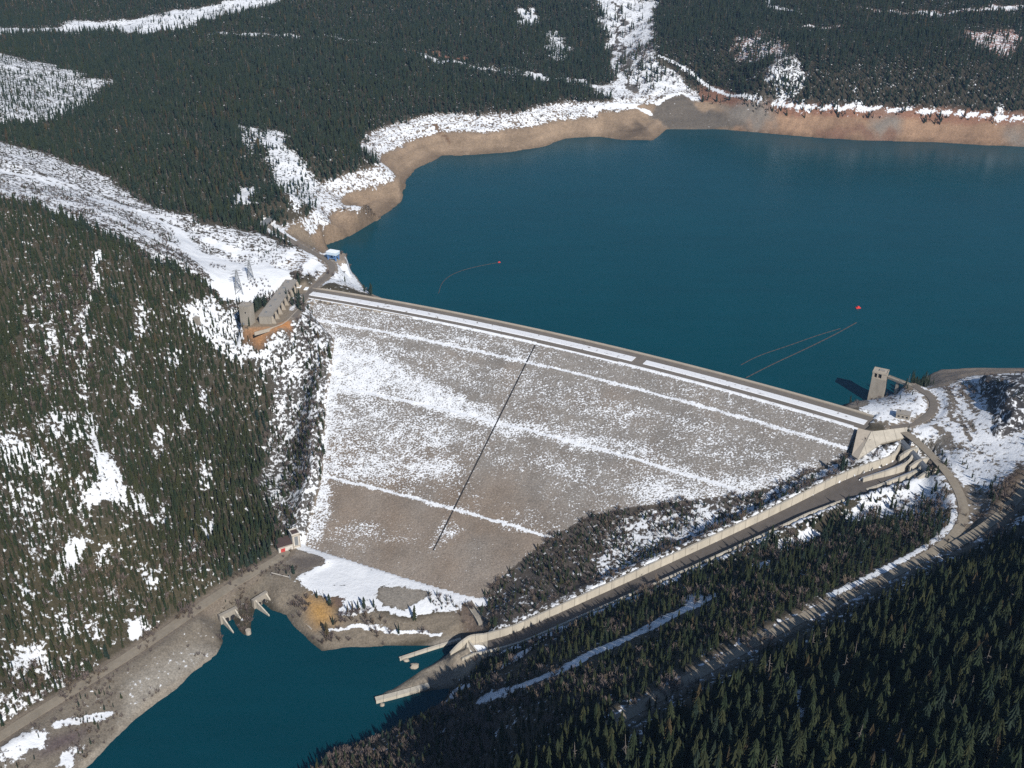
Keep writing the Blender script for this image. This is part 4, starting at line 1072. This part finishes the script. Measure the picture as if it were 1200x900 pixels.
# ------------------------------------------------------------------ left abutment buildings
va, vb = at(321, 380, 37.3), at(351, 337, 37.3)
vd = Vector(vb - va); VL = vd.length; vrz = math.atan2(vd.y, vd.x)
GB = empty('buttressed_building', tuple((va + vb) / 2), vrz)
tag(GB, 'long flat roofed concrete building with a row of slanting buttresses along the road', 'building')
loc(MB().box((0, 11.5, 0), (VL, 17, 11)), 'wall', M_CONC2, GB)
loc(MB().box((0, 11.5, 11.02), (VL + 1.5, 18, .8)), 'roof', M_ROOF, GB)
for k in range(6): loc(MB().box((-VL / 2 + (k + .5) * VL / 6, 13, 11.83), (3.2, 2.6, 1.5)), 'roof_vent', M_STEEL, GB)
for k in range(9):
    x = -VL / 2 + 3 + k * (VL - 6) / 8
    b = MB(); b.add([(x - .9, 3.05, 0), (x + .9, 3.05, 0), (x + .9, -2.6, 0), (x - .9, -2.6, 0), (x - .9, 3.05, 10.6), (x + .9, 3.05, 10.6), (x + .9, 1.2, 10.6), (x - .9, 1.2, 10.6)],
                    [(0, 1, 2, 3), (7, 6, 5, 4), (0, 4, 5, 1), (1, 5, 6, 2), (2, 6, 7, 3), (3, 7, 4, 0)])
    loc(b, 'buttress', M_CONC, GB)
for k in range(8):
    x = -VL / 2 + 3 + (k + .5) * (VL - 6) / 8
    loc(MB().box((x, 2.95, 1.0), ((VL - 6) / 8 - 3.4, .3, 7.5)), 'doorway', M_DARK, GB)
tw_ = at(291, 379, 37)
LT = empty('concrete_tower_block', tuple(tw_), R(-20))
tag(LT, 'plain square concrete tower block at the left end of the orange terrace', 'tower')
loc(MB().box((0, 0, -3), (15, 13, 31), 0, .98), 'shaft', M_CONC2, LT)
b = MB(); b.box((0, 0, 28.02), (15.2, 13.2, 1.0)); b.box((2, 1, 29.03), (5, 4, 2.2)); loc(b, 'roof', M_ROOF, LT)
loc(MB().box((2, -6.55, 18), (1.6, .3, 2.0)), 'window', M_DARK, LT); loc(MB().box((-3, -6.6, -.5), (3.0, .3, 4)), 'door', M_STEEL, LT)
hc = hit(231, 379)
HU = empty('concrete_hut', tuple(hc), R(-25)); tag(HU, 'small grey concrete hut among snowy trees left of the tower block', 'hut')
loc(MB().box((0, 0, -2), (7, 6, 10)), 'wall', M_CONC2, HU)
loc(MB().box((0, 0, 8.02), (7.8, 6.8, .6)), 'roof', M_ROOF, HU)
# terrace wall
P = smooth_line([at(298, 390, 37), at(318, 384.5, 37.2), at(334, 379, 37.4), at(347, 365, 37.6), at(362, 350, 38)], 4, 1)
A, B_ = offset_line(P, .6), offset_line(P, -.6)
b = MB(); b.sweep([[(p[0], p[1], p[2] - 4), (q[0], q[1], q[2] - 4), (q[0], q[1], q[2] + .8), (p[0], p[1], p[2] + .8)] for p, q in zip(A, B_)])
tag(b.build('terrace_wall', M_CONC), 'low pale retaining wall along the outer edge of the orange terrace', 'retaining wall')
for px, py, s_, lab in ((350, 337, (9, 8, 1.6), 'low snow covered concrete slab touching the end of the buttressed building'), (359, 339, (11, 6, 1.2), 'low snow covered concrete slab beside the start of the crest road')):
    c = at(px, py, 37.6)
    E_ = empty('concrete_slab', tuple(c), vrz); tag(E_, lab, 'slab', 'snow covered slabs by the crest road')
    loc(MB().box((0, 0, -.6), (s_[0], s_[1], s_[2] + .6)), 'block', M_CONC2, E_)
    loc(MB().box((0, 0, s_[2] + .01), (s_[0] - .5, s_[1] - .5, .5), 0, .85), 'snow_cap', M_SNOW, E_)
# gantry crane
M_BLUE = plain('blue_paint', (.10, .20, .40), .5, .15, .6)
M_LBLUE = plain('pale_blue_panel', (.46, .56, .66), .5, .12, .6)
gc = at(391, 304.5, 40)
GC = empty('gantry_crane', tuple(gc), R(-24))
tag(GC, 'blue legged gantry crane with a snow white top on the shore platform', 'gantry crane')
loc(MB().box((0, 0, -8), (19, 13, 8.4)), 'base_block', M_CONC2, GC)
for x in (-7, 7):
    for y in (-4.2, 4.2): loc(MB().box((x, y, .4), (1.5, 1.5, 9.2)), 'leg', M_BLUE, GC)
for y in (-4.2, 4.2):
    b = MB(); b.bar((-7, y, 4), (7, y, 4), .8); b.bar((-7, y, .9), (-2, y, 8.8), .6); b.bar((7, y, .9), (2, y, 8.8), .6); loc(b, 'brace', M_BLUE, GC)
loc(MB().box((0, 0, 9.62), (17, 11.5, 4.2)), 'trolley_house', M_LBLUE, GC)
loc(MB().box((0, 0, 13.84), (17.6, 12, .8)), 'roof', M_SNOW, GC)
# long shed up by the lake road
sa, sb_ = Vector(at(308, 269, 53)), Vector(at(325.5, 250.5, 56))
SH = empty('long_shed', tuple((sa + sb_) / 2 + Vector((0, 0, 0))), math.atan2((sb_ - sa).y, (sb_ - sa).x))
tag(SH, 'long narrow grey roofed shed at the top of the snowy lake road', 'shed')
L_ = (sb_ - sa).length
loc(MB().box((0, 0, -4), (L_, 9, 9.5)), 'wall', M_CONC2, SH)
b = MB(); b.add([(-L_ / 2 - .6, -5.2, 5.4), (L_ / 2 + .6, -5.2, 5.4), (L_ / 2 + .6, 5.2, 5.9), (-L_ / 2 - .6, 5.2, 5.9), (-L_ / 2 - .6, -5.2, 6.2), (L_ / 2 + .6, -5.2, 6.2), (L_ / 2 + .6, 5.2, 7.4), (-L_ / 2 - .6, 5.2, 7.4)], [(3, 2, 1, 0), (4, 5, 6, 7), (0, 1, 5, 4), (1, 2, 6, 5), (2, 3, 7, 6), (3, 0, 4, 7)])
loc(b, 'roof', M_STEEL, SH)
for k in range(5): loc(MB().box((-L_ / 2 + (k + .5) * L_ / 5, -4.6, 1), (L_ / 5 - 3, .3, 3.2)), 'opening', M_DARK, SH)
# lattice pylons
def pylon(px, py, h, w, label):
    c = hit(px, py)
    E_ = empty('lattice_pylon', tuple(c), R(20)); tag(E_, label, 'pylon', 'power line pylons on the snowy clearing')
    tp = w * .16
    for sx in (-1, 1):
        for sy in (-1, 1):
            b = MB(); b.bar((sx * w / 2, sy * w / 2, -2), (sx * tp / 2, sy * tp / 2, h), .55); loc(b, 'leg', M_STEEL, E_)
    b = MB(); lv = [0, .24, .44, .6, .74, .86, .96]
    for t0, t1 in zip(lv[:-1], lv[1:]):
        w0, w1 = (w + (tp - w) * t0) / 2, (w + (tp - w) * t1) / 2
        for (ax, ay), (bx, by) in (((-1, -1), (1, -1)), ((1, -1), (1, 1)), ((1, 1), (-1, 1)), ((-1, 1), (-1, -1))):
            b.bar((ax * w0, ay * w0, t0 * h), (bx * w1, by * w1, t1 * h), .32); b.bar((bx * w0, by * w0, t0 * h), (ax * w1, ay * w1, t1 * h), .32)
            b.bar((ax * w1, ay * w1, t1 * h), (bx * w1, by * w1, t1 * h), .32)
    loc(b, 'bracing', M_STEEL, E_)
    for t in (.72, .84, .96):
        b = MB(); a_ = w * (.75 if t < .9 else .55); b.bar((-a_, 0, t * h), (a_, 0, t * h), .5); b.bar((-a_, 0, t * h), (0, 0, t * h + 2), .3); b.bar((a_, 0, t * h), (0, 0, t * h + 2), .3); loc(b, 'crossarm', M_STEEL, E_)
pylon(280, 343, 34, 11, 'grey lattice pylon standing nearest the concrete tower block')
pylon(294, 327, 29, 9, 'grey lattice pylon standing behind another, nearer the dark trees')

# ------------------------------------------------------------------ portal building at the toe
pa, pb = Vector(at(327, 648.5, -120.6)), Vector(at(343.5, 643.5, -120.6))
pz = math.atan2((pb - pa).y, (pb - pa).x)
M_WHITE = plain('off_white_wall', (.50, .47, .43), .8, .25, .4)
M_RED = plain('red_door_paint', (.42, .055, .05), .6, .15, .6)
M_BROWNROOF = plain('brown_roof', (.075, .052, .048), .8, .3, .5)
PB = empty('portal_building', tuple(pa), pz)
tag(PB, 'low building with a brown roof and red door joined to a pale framed tower', 'building')
Lp = (pb - pa).length
loc(MB().box((Lp / 2, 8, 0), (Lp, 16, 8)), 'wall', M_WHITE, PB)
b = MB(); b.add([(-.7, -.7, 8.02), (Lp, -.7, 8.02), (Lp, 16.7, 8.9), (-.7, 16.7, 8.9), (-.7, -.7, 8.7), (Lp, -.7, 8.7), (Lp, 16.7, 9.7), (-.7, 16.7, 9.7)], [(3, 2, 1, 0), (4, 5, 6, 7), (0, 1, 5, 4), (1, 2, 6, 5), (2, 3, 7, 6), (3, 0, 4, 7)])
loc(b, 'roof', M_BROWNROOF, PB)
loc(MB().box((5.2, -.1, 0), (5.2, .4, 5.2)), 'red_door', M_RED, PB)
loc(MB().box((Lp / 2, -.12, 6.3), (Lp - 1, .3, .9)), 'band', M_CONC2, PB)
loc(MB().box((Lp + 5, 6.2, 0), (9.6, 12, 19)), 'tower', M_WHITE, PB)
loc(MB().box((Lp + 5, -.0, 4), (4.2, .5, 12.5)), 'louvre_panel', M_STEEL, PB)
b = MB()
for x in (Lp + .9, Lp + 9.1): b.box((x, -.15, 0), (1.0, .7, 19))
b.box((Lp + 5, -.15, 17.6), (7.0, .7, 1.4)); b.box((Lp + 5, -.15, 2.4), (7.0, .7, .8))
loc(b, 'frame', M_CONC, PB)
b = MB(); b.box((Lp + 5, 6.2, 19.02), (10.4, .8, 1.4)) if False else None
for x, y, sx, sy in ((Lp + 5, .5, 10.2, .9), (Lp + 5, 11.9, 10.2, .9), (Lp + .4, 6.2, .9, 10.4), (Lp + 9.6, 6.2, .9, 10.4)): b.box((x, y, 19.02), (sx, sy, 1.5))
loc(b, 'roof_rim', M_WHITE, PB)
loc(MB().box((Lp + 5, 6.2, 19.02), (8.0, 10.0, .3)), 'roof', M_BROWNROOF, PB)

# ------------------------------------------------------------------ tailrace portals on the river bank
def portal(pl, pr, label, piers):
    a_, c_ = Vector(at(*pl, Z_RIVER)), Vector(at(*pr, Z_RIVER))
    E_ = empty('tailrace_portal', tuple((a_ + c_) / 2), math.atan2((c_ - a_).y, (c_ - a_).x))
    tag(E_, label, 'tunnel outlet', 'tailrace outlets under the river road')
    W2 = (c_ - a_).length / 2
    loc(MB().box((0, -3.0, -5), (W2 * 2 + 7, 4.0, 17)), 'headwall', M_CONC2, E_)
    nb = 2
    for k in range(nb):
        x = -W2 + (k + .5) * W2 * 2 / nb
        pr_ = [(x - W2 / nb + .9, -4), (x + W2 / nb - .9, -4)] + [(x + (W2 / nb - .9) * math.cos(t), 4 + (W2 / nb - .9) * .7 * math.sin(t)) for t in np.linspace(0, math.pi, 9)]
        b = MB(); n_ = len(pr_)
        b.add([(p[0], -5.2, p[1]) for p in pr_] + [(p[0], -4.0, p[1]) for p in pr_], [tuple(range(n_)), tuple(range(2 * n_ - 1, n_ - 1, -1))] + [(i, (i + 1) % n_, n_ + (i + 1) % n_, n_ + i) for i in range(n_)])
        loc(b, 'tunnel_mouth', M_DARK, E_)
    for x, ln, h0, h1 in piers:
        b = MB(); x *= W2
        b.add([(x - .8, -4.9, -6), (x + .8, -4.9, -6), (x + .6, -ln, -6), (x - .6, -ln, -6), (x - .8, -4.9, h0), (x + .8, -4.9, h0), (x + .6, -ln, h1), (x - .6, -ln, h1)], [(3, 2, 1, 0), (4, 5, 6, 7), (0, 1, 5, 4), (1, 2, 6, 5), (2, 3, 7, 6), (3, 0, 4, 7)])
        loc(b, 'wing_pier', M_CHUTE, E_)
    return E_
portal((260, 728), (274, 721), 'concrete tunnel outlet nearer the open river with long tapered side walls', ((-1.05, 26, 10, 1.5), (1.05, 24, 11, 1.2), (0, 5, 9, 6)))
portal((298, 710), (309, 703), 'concrete tunnel outlet nearer the portal building with tapered side walls', ((-1.1, 27, 11, 1.5), (1.15, 17, 11, .5), (0, 5, 10, 7)))
c = at(291, 741, -138)
b = MB(); b.prism([(c[0] + 3 * math.cos(a), c[1] + 3 * math.sin(a)) for a in np.linspace(0, 2 * math.pi, 13)[:-1]], -146, -134.5)
tag(b.build('mooring_block', M_CONC), 'round pale concrete block at the waterside between the tunnel outlets', 'concrete block')
low_wall('shore_wall', [(356, 727), (361, 733), (365, 737)], 1.6, -142, -134, M_CONC, 'short white topped wall on the gravel beach below the orange earth patch', 'wall')
# small gate by the toe
b0 = at(340, 679, -112.6)
b = MB()
P0, P1 = Vector(hit(318, 673)), Vector(hit(340, 679))
GT = empty('barrier_gate', tuple(P0)); tag(GT, 'long white barrier pole across the track by the snow field', 'barrier')
b.bar(P0 + Vector((0, 0, 2.2)), P1 + Vector((0, 0, 2.6)), .7, .7); sub(b.build('pole', M_WHITE), GT)
b = MB(); b.box((P1.x, P1.y, P1.z), (1.1, 1.1, 5.5)); sub(b.build('post', M_STEEL), GT)
# drainage flume at the foot of the dam face
da, db_ = hit(549, 706), hit(565, 732)
P = np.array([da, (da + db_) / 2 + np.array([0, 0, 1.0]), db_]); P = smooth_line(P, 4, 1); P[:, 2] = ground(P[:, 0], P[:, 1]) + .8
FL = empty('drainage_flume', tuple(P[0])); tag(FL, 'straight grey drainage flume running down the bare gully to the spillway', 'flume')
A, B_ = offset_line(P, 3.2), offset_line(P, -3.2)
b = MB(); b.sweep([[(p[0], p[1], p[2] - 3), (q[0], q[1], q[2] - 3), (q[0], q[1], q[2]), (p[0], p[1], p[2])] for p, q in zip(A, B_)]); sub(b.build('bed', M_CONC2), FL)
for sgn in (-1, 1):
    A, B_ = offset_line(P, sgn * 3.3), offset_line(P, sgn * 4.0)
    b = MB(); b.sweep([[(p[0], p[1], p[2] - 2), (q[0], q[1], q[2] - 2), (q[0], q[1], q[2] + 1.3), (p[0], p[1], p[2] + 1.3)] for p, q in zip(A, B_)]); sub(b.build('side_kerb', M_CHUTE), FL)

# ------------------------------------------------------------------ floats on the reservoir
M_BOOM = plain('boom_timber', (.085, .070, .066), .8, .3, .3)
M_REDF = plain('red_float_paint', (.60, .05, .045), .5, .1, .6)
def boom(pts, w, label):
    P = smooth_line([at(px, py, .0) for px, py in pts], 9.0, 3)
    b = MB()
    for i, (p, q) in enumerate(zip(P[:-1], P[1:])):
        u = Vector(q - p).normalized() * .5
        b.bar(Vector(p) + u + Vector((0, 0, .12)), Vector(q) - u + Vector((0, 0, .12)), w, .6)
    return tag(b.build('log_boom', M_BOOM), label, 'log boom', 'log booms floating on the reservoir')
boom([(874, 443), (905, 427), (940, 411), (975, 394), (1004, 378)], 1.3, 'longest straight log boom floating between the dam crest and the big red float')
boom([(868, 428), (888, 417), (925, 405), (955, 394), (985, 385)], .9, 'thinner log boom curving alongside the long straight one')
boom([(514, 344), (518, 330), (532, 320), (555, 313), (582, 308)], .7, 'faint curved log boom trailing from the small red float')
for px, py, s_, lab in ((1005.5, 361, 1.0, 'big red float off the end of the straight log boom'), (585, 307.5, .62, 'small red float in the middle of the reservoir')):
    c = at(px, py, 0)
    E_ = empty('marker_float', (c[0], c[1], 0), .2); tag(E_, lab, 'float', 'red floats on the reservoir')
    b = MB(); b.box((0, 0, -.4), (7.5 * s_, 4 * s_, 1.6 * s_), 0, .92); loc(b, 'hull', M_REDF, E_)
    b = MB(); b.box((0, 0, 1.6 * s_ - .38), (3.2 * s_, 2.4 * s_, 1.8 * s_), 0, .8); loc(b, 'cabin', M_REDF, E_)

# ------------------------------------------------------------------ trees
def crown_mesh(name, tiers, k, w, seed, base=.06, m=None, pw=.85):
    """a conifer 1 m tall: tiers of drooping ragged branches"""
    r_ = random.Random(seed); vs, fs = [], []
    for t in range(tiers):
        f = t / (tiers - 1)
        zb = base + (1 - base) * (f ** .92) * .93
        rad = w * ((1 - f) ** pw * .95 + .055) * r_.uniform(.70, 1.16)
        if f < .12: rad *= .75 + f * 2
        top = min(1.0, zb + (1 - base) / tiers * r_.uniform(1.7, 2.3))
        ox, oy = r_.uniform(-.1, .1) * rad, r_.uniform(-.1, .1) * rad
        a0_ = r_.uniform(0, 6.28); n0 = len(vs)
        vs.append((ox * .3, oy * .3, top))
        for i in range(2 * k):
            a = a0_ + math.pi * i / k + r_.uniform(-.12, .12)
            rr_ = rad * (r_.uniform(.82, 1.2) if i % 2 == 0 else r_.uniform(.38, .58))
            vs.append((ox + rr_ * math.cos(a), oy + rr_ * math.sin(a), zb - (rad * .28 if i % 2 == 0 else -rad * .10) + r_.uniform(-.012, .012)))
        for i in range(2 * k): fs.append((n0, n0 + 1 + i, n0 + 1 + (i + 1) % (2 * k)))
    vs.append((0, 0, 1.02)); n0 = len(vs) - 1
    me = bpy.data.meshes.new(name); me.from_pydata(vs, [], fs); me.materials.append(m); me.update()
    return me
def trunk_mesh(name, r, h, m, n=5):
    b = MB(); b.sweep([[(rr_ * math.cos(a), rr_ * math.sin(a), z) for a in np.linspace(0, 2 * math.pi, n + 1)[:-1]] for z, rr_ in ((-.05, r * 1.2), (h * .5, r * .7), (h, r * .12))])
    me = bpy.data.meshes.new(name); me.from_pydata(b.v, [], b.f); me.materials.append(m); me.update(); return me
def scrub_mesh(name, seed, m, n=16):
    r_ = random.Random(seed); vs, fs = [], []
    for i in range(n):
        a = r_.uniform(0, 6.28); z0 = r_.uniform(0, .35); ln = r_.uniform(.45, .8); sp = r_.uniform(.1, .5)
        p = Vector((0, 0, z0)); q = Vector((sp * math.cos(a), sp * math.sin(a), min(1.0, z0 + ln)))
        s_ = Vector((-math.sin(a), math.cos(a), 0)) * .022
        n0 = len(vs); vs += [tuple(p + s_), tuple(p - s_), tuple(q)]; fs.append((n0, n0 + 1, n0 + 2))
        for j in range(3):
            f = r_.uniform(.35, .85); c = p.lerp(q, f); a2 = a + r_.uniform(-1.6, 1.6); e_ = c + Vector((math.cos(a2) * .2, math.sin(a2) * .2, r_.uniform(.06, .25)))
            s2 = Vector((-math.sin(a2), math.cos(a2), .3)) * .03; n0 = len(vs); vs += [tuple(c + s2), tuple(c - s2), tuple(e_)]; fs.append((n0, n0 + 1, n0 + 2))
    me = bpy.data.meshes.new(name); me.from_pydata(vs, [], fs); me.materials.append(m); me.update(); return me
def needle_material(name, c0, c1):
    t = NT(name)
    oi = t.n('ShaderNodeObjectInfo'); p = t.n('ShaderNodeTexCoord').outputs['Object']
    a = t.noise(p, 7.0, 2)
    c = t.mix(oi.outputs['Random'], c0, c1)
    f = t.math('MULTIPLY_ADD', a, .9, .5)
    t.l(t.mix(1.0, c, f, 'MULTIPLY'), t.b.inputs['Base Color'])
    t.b.inputs['Roughness'].default_value = .85; t.b.inputs['Specular IOR Level'].default_value = .1
    return t.m
M_N0 = needle_material('olive_needles', (.042, .046, .021), (.027, .034, .018))
M_N1 = needle_material('green_needles', (.021, .033, .018), (.035, .043, .022))
M_N2 = needle_material('blue_green_needles', (.018, .031, .025), (.032, .043, .028))
M_N3 = needle_material('brown_needles', (.070, .055, .030), (.050, .040, .026))
M_BARK = plain('bark', (.085, .065, .05), .9, .3, 2.0)
M_GREYWOOD = plain('grey_dead_wood', (.17, .15, .135), .9, .3, 2.0)
M_TWIG = plain('leafless_twigs', (.120, .095, .085), .9, .4, .2)
M_TWIG2 = plain('brown_twigs', (.115, .088, .064), .9, .4, .2)

PROTO = bpy.data.collections.new('forest_sources')
names = []
def proto(name, me):
    o = bpy.data.objects.new(name, me); PROTO.objects.link(o); names.append(name); return o
def joined(name, meshes, mats):
    vs, fs, mi = [], [], []
    for k, me in enumerate(meshes):
        n0 = len(vs); vs += [tuple(v.co) for v in me.vertices]
        for p in me.polygons: fs.append(tuple(i + n0 for i in p.vertices)); mi.append(k)
    me = bpy.data.meshes.new(name); me.from_pydata(vs, [], fs)
    for m in mats: me.materials.append(m)
    me.polygons.foreach_set('material_index', mi); me.update(); return me
k_ = 0
for hue, m in enumerate((M_N0, M_N1, M_N2, M_N3)):
    for v in range(3):
        cm = crown_mesh('s', (9, 8, 10)[v], 6, (.145, .18, .115)[v], 100 + 10 * hue + v, m=m, pw=(.85, .62, 1.0)[v]); tm = trunk_mesh('t', .011, .5, M_BARK, 4)
        proto('src_%02d' % k_, joined('conifer_%02d' % k_, [cm, tm], [m, M_BARK])); k_ += 1
def snag_mesh(seed):
    r_ = random.Random(seed); b = MB()
    b.sweep([[(rr_ * math.cos(a), rr_ * math.sin(a), z) for a in np.linspace(0, 2 * math.pi, 5)[:-1]] for z, rr_ in ((-.05, .013), (.6, .009), (1, .003))])
    for i in range(10):
        z = r_.uniform(.35, .9); a = r_.uniform(0, 6.28); ln = .09 * (1.1 - z)
        b.bar((0, 0, z), (ln * math.cos(a) * 2, ln * math.sin(a) * 2, z - .02), .006)
    me = bpy.data.meshes.new('snag'); me.from_pydata(b.v, [], b.f); me.materials.append(M_GREYWOOD); me.update(); return me
proto('src_%02d' % k_, snag_mesh(3)); SNAG = k_; k_ += 1

def scatter(sp, field, x0, x1, y0, y1, jit=.9):
    nx, ny = int((x1 - x0) / sp), int((y1 - y0) / sp)
    x = x0 + (np.arange(nx)[None, :] + .5 + (rng.random((ny, nx)) - .5) * jit) * sp
    y = y0 + (np.arange(ny)[:, None] + .5 + (rng.random((ny, nx)) - .5) * jit) * sp
    x, y = x.ravel(), y.ravel()
    # within the view, with a wide margin for a step to the side
    m = np.abs(x) < .50 * y + 190
    x, y = x[m], y[m]
    d = sample(field, x, y)
    d = d - 2.2 * (fbm(x, y, 24 + 0 * x, 91, 3) - .5) * (d < .97) * (d > .03)
    k = rng.random(len(x)) < d
    return x[k], y[k]
px_, py_ = [], []
for sp, ya, yb in ((6.0, 230, 640), (5.6, 640, 900), (5.4, 900, 1500), (8.0, 1500, 2400), (8.2, 2400, 4100)):
    a_, c_ = scatter(sp, DENS, -2100, 2100, ya, yb); px_.append(a_); py_.append(c_)
TX, TY = np.concatenate(px_), np.concatenate(py_)
TZ = ground(TX, TY)
vis = (CAM_H - TZ) > 60
TX, TY, TZ = TX[vis], TY[vis], TZ[vis]
NTREE = len(TX)
TH_ = sample(SIZE, TX, TY) * (0.58 + .66 * rng.random(NTREE) ** 1.2)
TH_ *= np.where(rng.random(NTREE) < .12, .6, 1.0)
hv = sample(HUE, TX, TY) + (rng.random(NTREE) - .5) * 1.5 + 1.2 * (fbm(TX, TY, 160, 95, 2) - .5)
hue_i = np.clip(np.round(hv), 0, 2).astype(int)
hue_i = np.where(rng.random(NTREE) < .03, 3, hue_i)
TI = hue_i * 3 + rng.integers(0, 3, NTREE)
TI = np.where(rng.random(NTREE) < .025, SNAG, TI)
TR = rng.random(NTREE) * 6.283
TW_ = .85 + .4 * rng.random(NTREE)

# the 300 that show largest in the picture stand as trees of their own
def project(x, y, z):
    zc = y * math.cos(PITCH) - (z - CAM_H) * math.sin(PITCH)
    yc = y * math.sin(PITCH) + (z - CAM_H) * math.cos(PITCH)
    return 600 + FPX * x / zc, 450 - FPX * yc / zc, zc
bx_, by_, bz_ = project(TX, TY, TZ); ux_, uy_, uz_ = project(TX, TY, TZ + TH_)
inside = (bx_ > 4) & (bx_ < 1196) & (by_ < 912) & (uy_ > 4) & (TI != SNAG)
size_px = np.where(inside, by_ - uy_, 0)
big = np.argsort(-size_px)[:300]
rest = np.ones(NTREE, bool); rest[big] = False
trunk_me = trunk_mesh('trunk', .012, .8, M_BARK, 6)
crowns = {}
for hue, m in enumerate((M_N0, M_N1, M_N2, M_N3)):
    for v in range(4):
        crowns[hue, v] = crown_mesh('crown', (14, 15, 13, 16)[v], 8, (.15, .185, .125, .165)[v], 500 + 10 * hue + v, base=(.10, .06, .16, .04)[v], m=m, pw=(.8, .58, .95, .68)[v])
LAB = {0: 'tall olive tinged conifer standing in the shaded wood that fills the lower right corner', 1: 'tall dark green conifer standing in the shaded wood that fills the lower right corner',
       2: 'tall bluish green conifer standing in the shaded wood that fills the lower right corner', 3: 'tall brownish conifer standing in the shaded wood that fills the lower right corner'}
for i in big:
    h_ = int(hue_i[i])
    root = bpy.data.objects.new('conifer_tree', None); root.empty_display_size = 2
    root.location = (TX[i], TY[i], TZ[i] - .3); root.rotation_euler = (random.uniform(-.05, .05), random.uniform(-.05, .05), TR[i])
    s = TH_[i]; root.scale = (s * TW_[i], s * TW_[i], s)
    root['label'] = LAB[h_]; root['category'] = 'tree'; root['group'] = ('olive', 'dark green', 'bluish green', 'brownish')[h_] + ' conifers of the lower right wood'
    COL.objects.link(root)
    for nm, me in (('trunk', trunk_me), ('crown', crowns[h_, i % 4])):
        o = bpy.data.objects.new(nm, me); COL.objects.link(o); o.parent = root

def stuff(name, X, Y, Z, S, W, Rz, I, coll, label, m=None):
    me = bpy.data.meshes.new(name); me.vertices.add(len(X))
    me.vertices.foreach_set('co', np.stack([X, Y, Z], 1).astype(np.float32).ravel())
    for k, v in (('size_h', S), ('size_w', S * W), ('turn', Rz), ('lean', (rng.random(len(X)) - .5) * .13)):
        a = me.attributes.new(k, 'FLOAT', 'POINT'); a.data.foreach_set('value', v.astype(np.float32))
    a = me.attributes.new('pick', 'INT', 'POINT'); a.data.foreach_set('value', I.astype(np.int32))
    me.update()
    o = bpy.data.objects.new(name, me); COL.objects.link(o)
    g = bpy.data.node_groups.new(name, 'GeometryNodeTree')
    g.interface.new_socket('Geometry', in_out='INPUT', socket_type='NodeSocketGeometry'); g.interface.new_socket('Geometry', in_out='OUTPUT', socket_type='NodeSocketGeometry')
    N = g.nodes; gi, go = N.new('NodeGroupInput'), N.new('NodeGroupOutput')
    ip = N.new('GeometryNodeInstanceOnPoints'); ci = N.new('GeometryNodeCollectionInfo')
    ci.inputs['Collection'].default_value = coll; ci.inputs['Separate Children'].default_value = True; ci.inputs['Reset Children'].default_value = True
    def na(nm, ty):
        x = N.new('GeometryNodeInputNamedAttribute'); x.data_type = ty; x.inputs['Name'].default_value = nm; return x.outputs['Attribute']
    cs = N.new('ShaderNodeCombineXYZ'); cr = N.new('ShaderNodeCombineXYZ')
    L = g.links
    L.new(na('size_w', 'FLOAT'), cs.inputs[0]); L.new(na('size_w', 'FLOAT'), cs.inputs[1]); L.new(na('size_h', 'FLOAT'), cs.inputs[2]); L.new(na('turn', 'FLOAT'), cr.inputs[2]); L.new(na('lean', 'FLOAT'), cr.inputs[0])
    L.new(gi.outputs[0], ip.inputs['Points']); L.new(ci.outputs[0], ip.inputs['Instance']); ip.inputs['Pick Instance'].default_value = True
    L.new(na('pick', 'INT'), ip.inputs['Instance Index']); L.new(cr.outputs[0], ip.inputs['Rotation']); L.new(cs.outputs[0], ip.inputs['Scale'])
    L.new(ip.outputs[0], go.inputs[0])
    md = o.modifiers.new('forest', 'NODES'); md.node_group = g
    return tag(o, label, kind='stuff')
stuff('conifer_forest', TX[rest], TY[rest], TZ[rest] - .3, TH_[rest], TW_[rest], TR[rest], TI[rest], PROTO, 'dense dark conifer forest covering the hills around the dam and lake')
SCR = bpy.data.collections.new('scrub_sources')
for v in range(4): SCR.objects.link(bpy.data.objects.new('scrub_%d' % v, scrub_mesh('scrub_%d' % v, 40 + v, M_TWIG if v < 3 else M_TWIG2, 18)))
sx_, sy_ = [], []
for sp, ya, yb in ((4.4, 600, 1500), (7.0, 1500, 3200)):
    a_, c_ = scatter(sp, BRUSH, -1600, 1600, ya, yb); sx_.append(a_); sy_.append(c_)
SX, SY = np.concatenate(sx_), np.concatenate(sy_); SZ = ground(SX, SY)
SS = np.minimum(sample(SIZE, SX, SY) * .62, 8.5) * (.5 + .7 * rng.random(len(SX)))
stuff('leafless_scrub', SX, SY, SZ - .2, SS, .9 + .4 * rng.random(len(SX)), rng.random(len(SX)) * 6.28, rng.integers(0, 4, len(SX)), SCR, 'greyish brown leafless scrub on the slopes beside the dam')
print('trees', NTREE, 'scrub', len(SX))

# ------------------------------------------------------------------ the air between
HZ = NT('thin_blue_haze')
HZ.t.nodes.remove(HZ.b)
pv = HZ.t.nodes.new('ShaderNodeVolumePrincipled')
pv.inputs['Color'].default_value = (.36, .62, 1.0, 1); pv.inputs['Density'].default_value = .00003; pv.inputs['Anisotropy'].default_value = .2
HZ.l(pv.outputs[0], HZ.t.nodes['Material Output'].inputs['Volume'])
zt = max(CAM_H + 20, float(H.max()) + 20)
b = MB(); b.box((0, 6000, float(H.min()) - 1), (24600, 18600, zt - float(H.min()) + 1))
tag(b.build('haze', HZ.m), 'thin bluish haze in the valley air', kind='stuff')
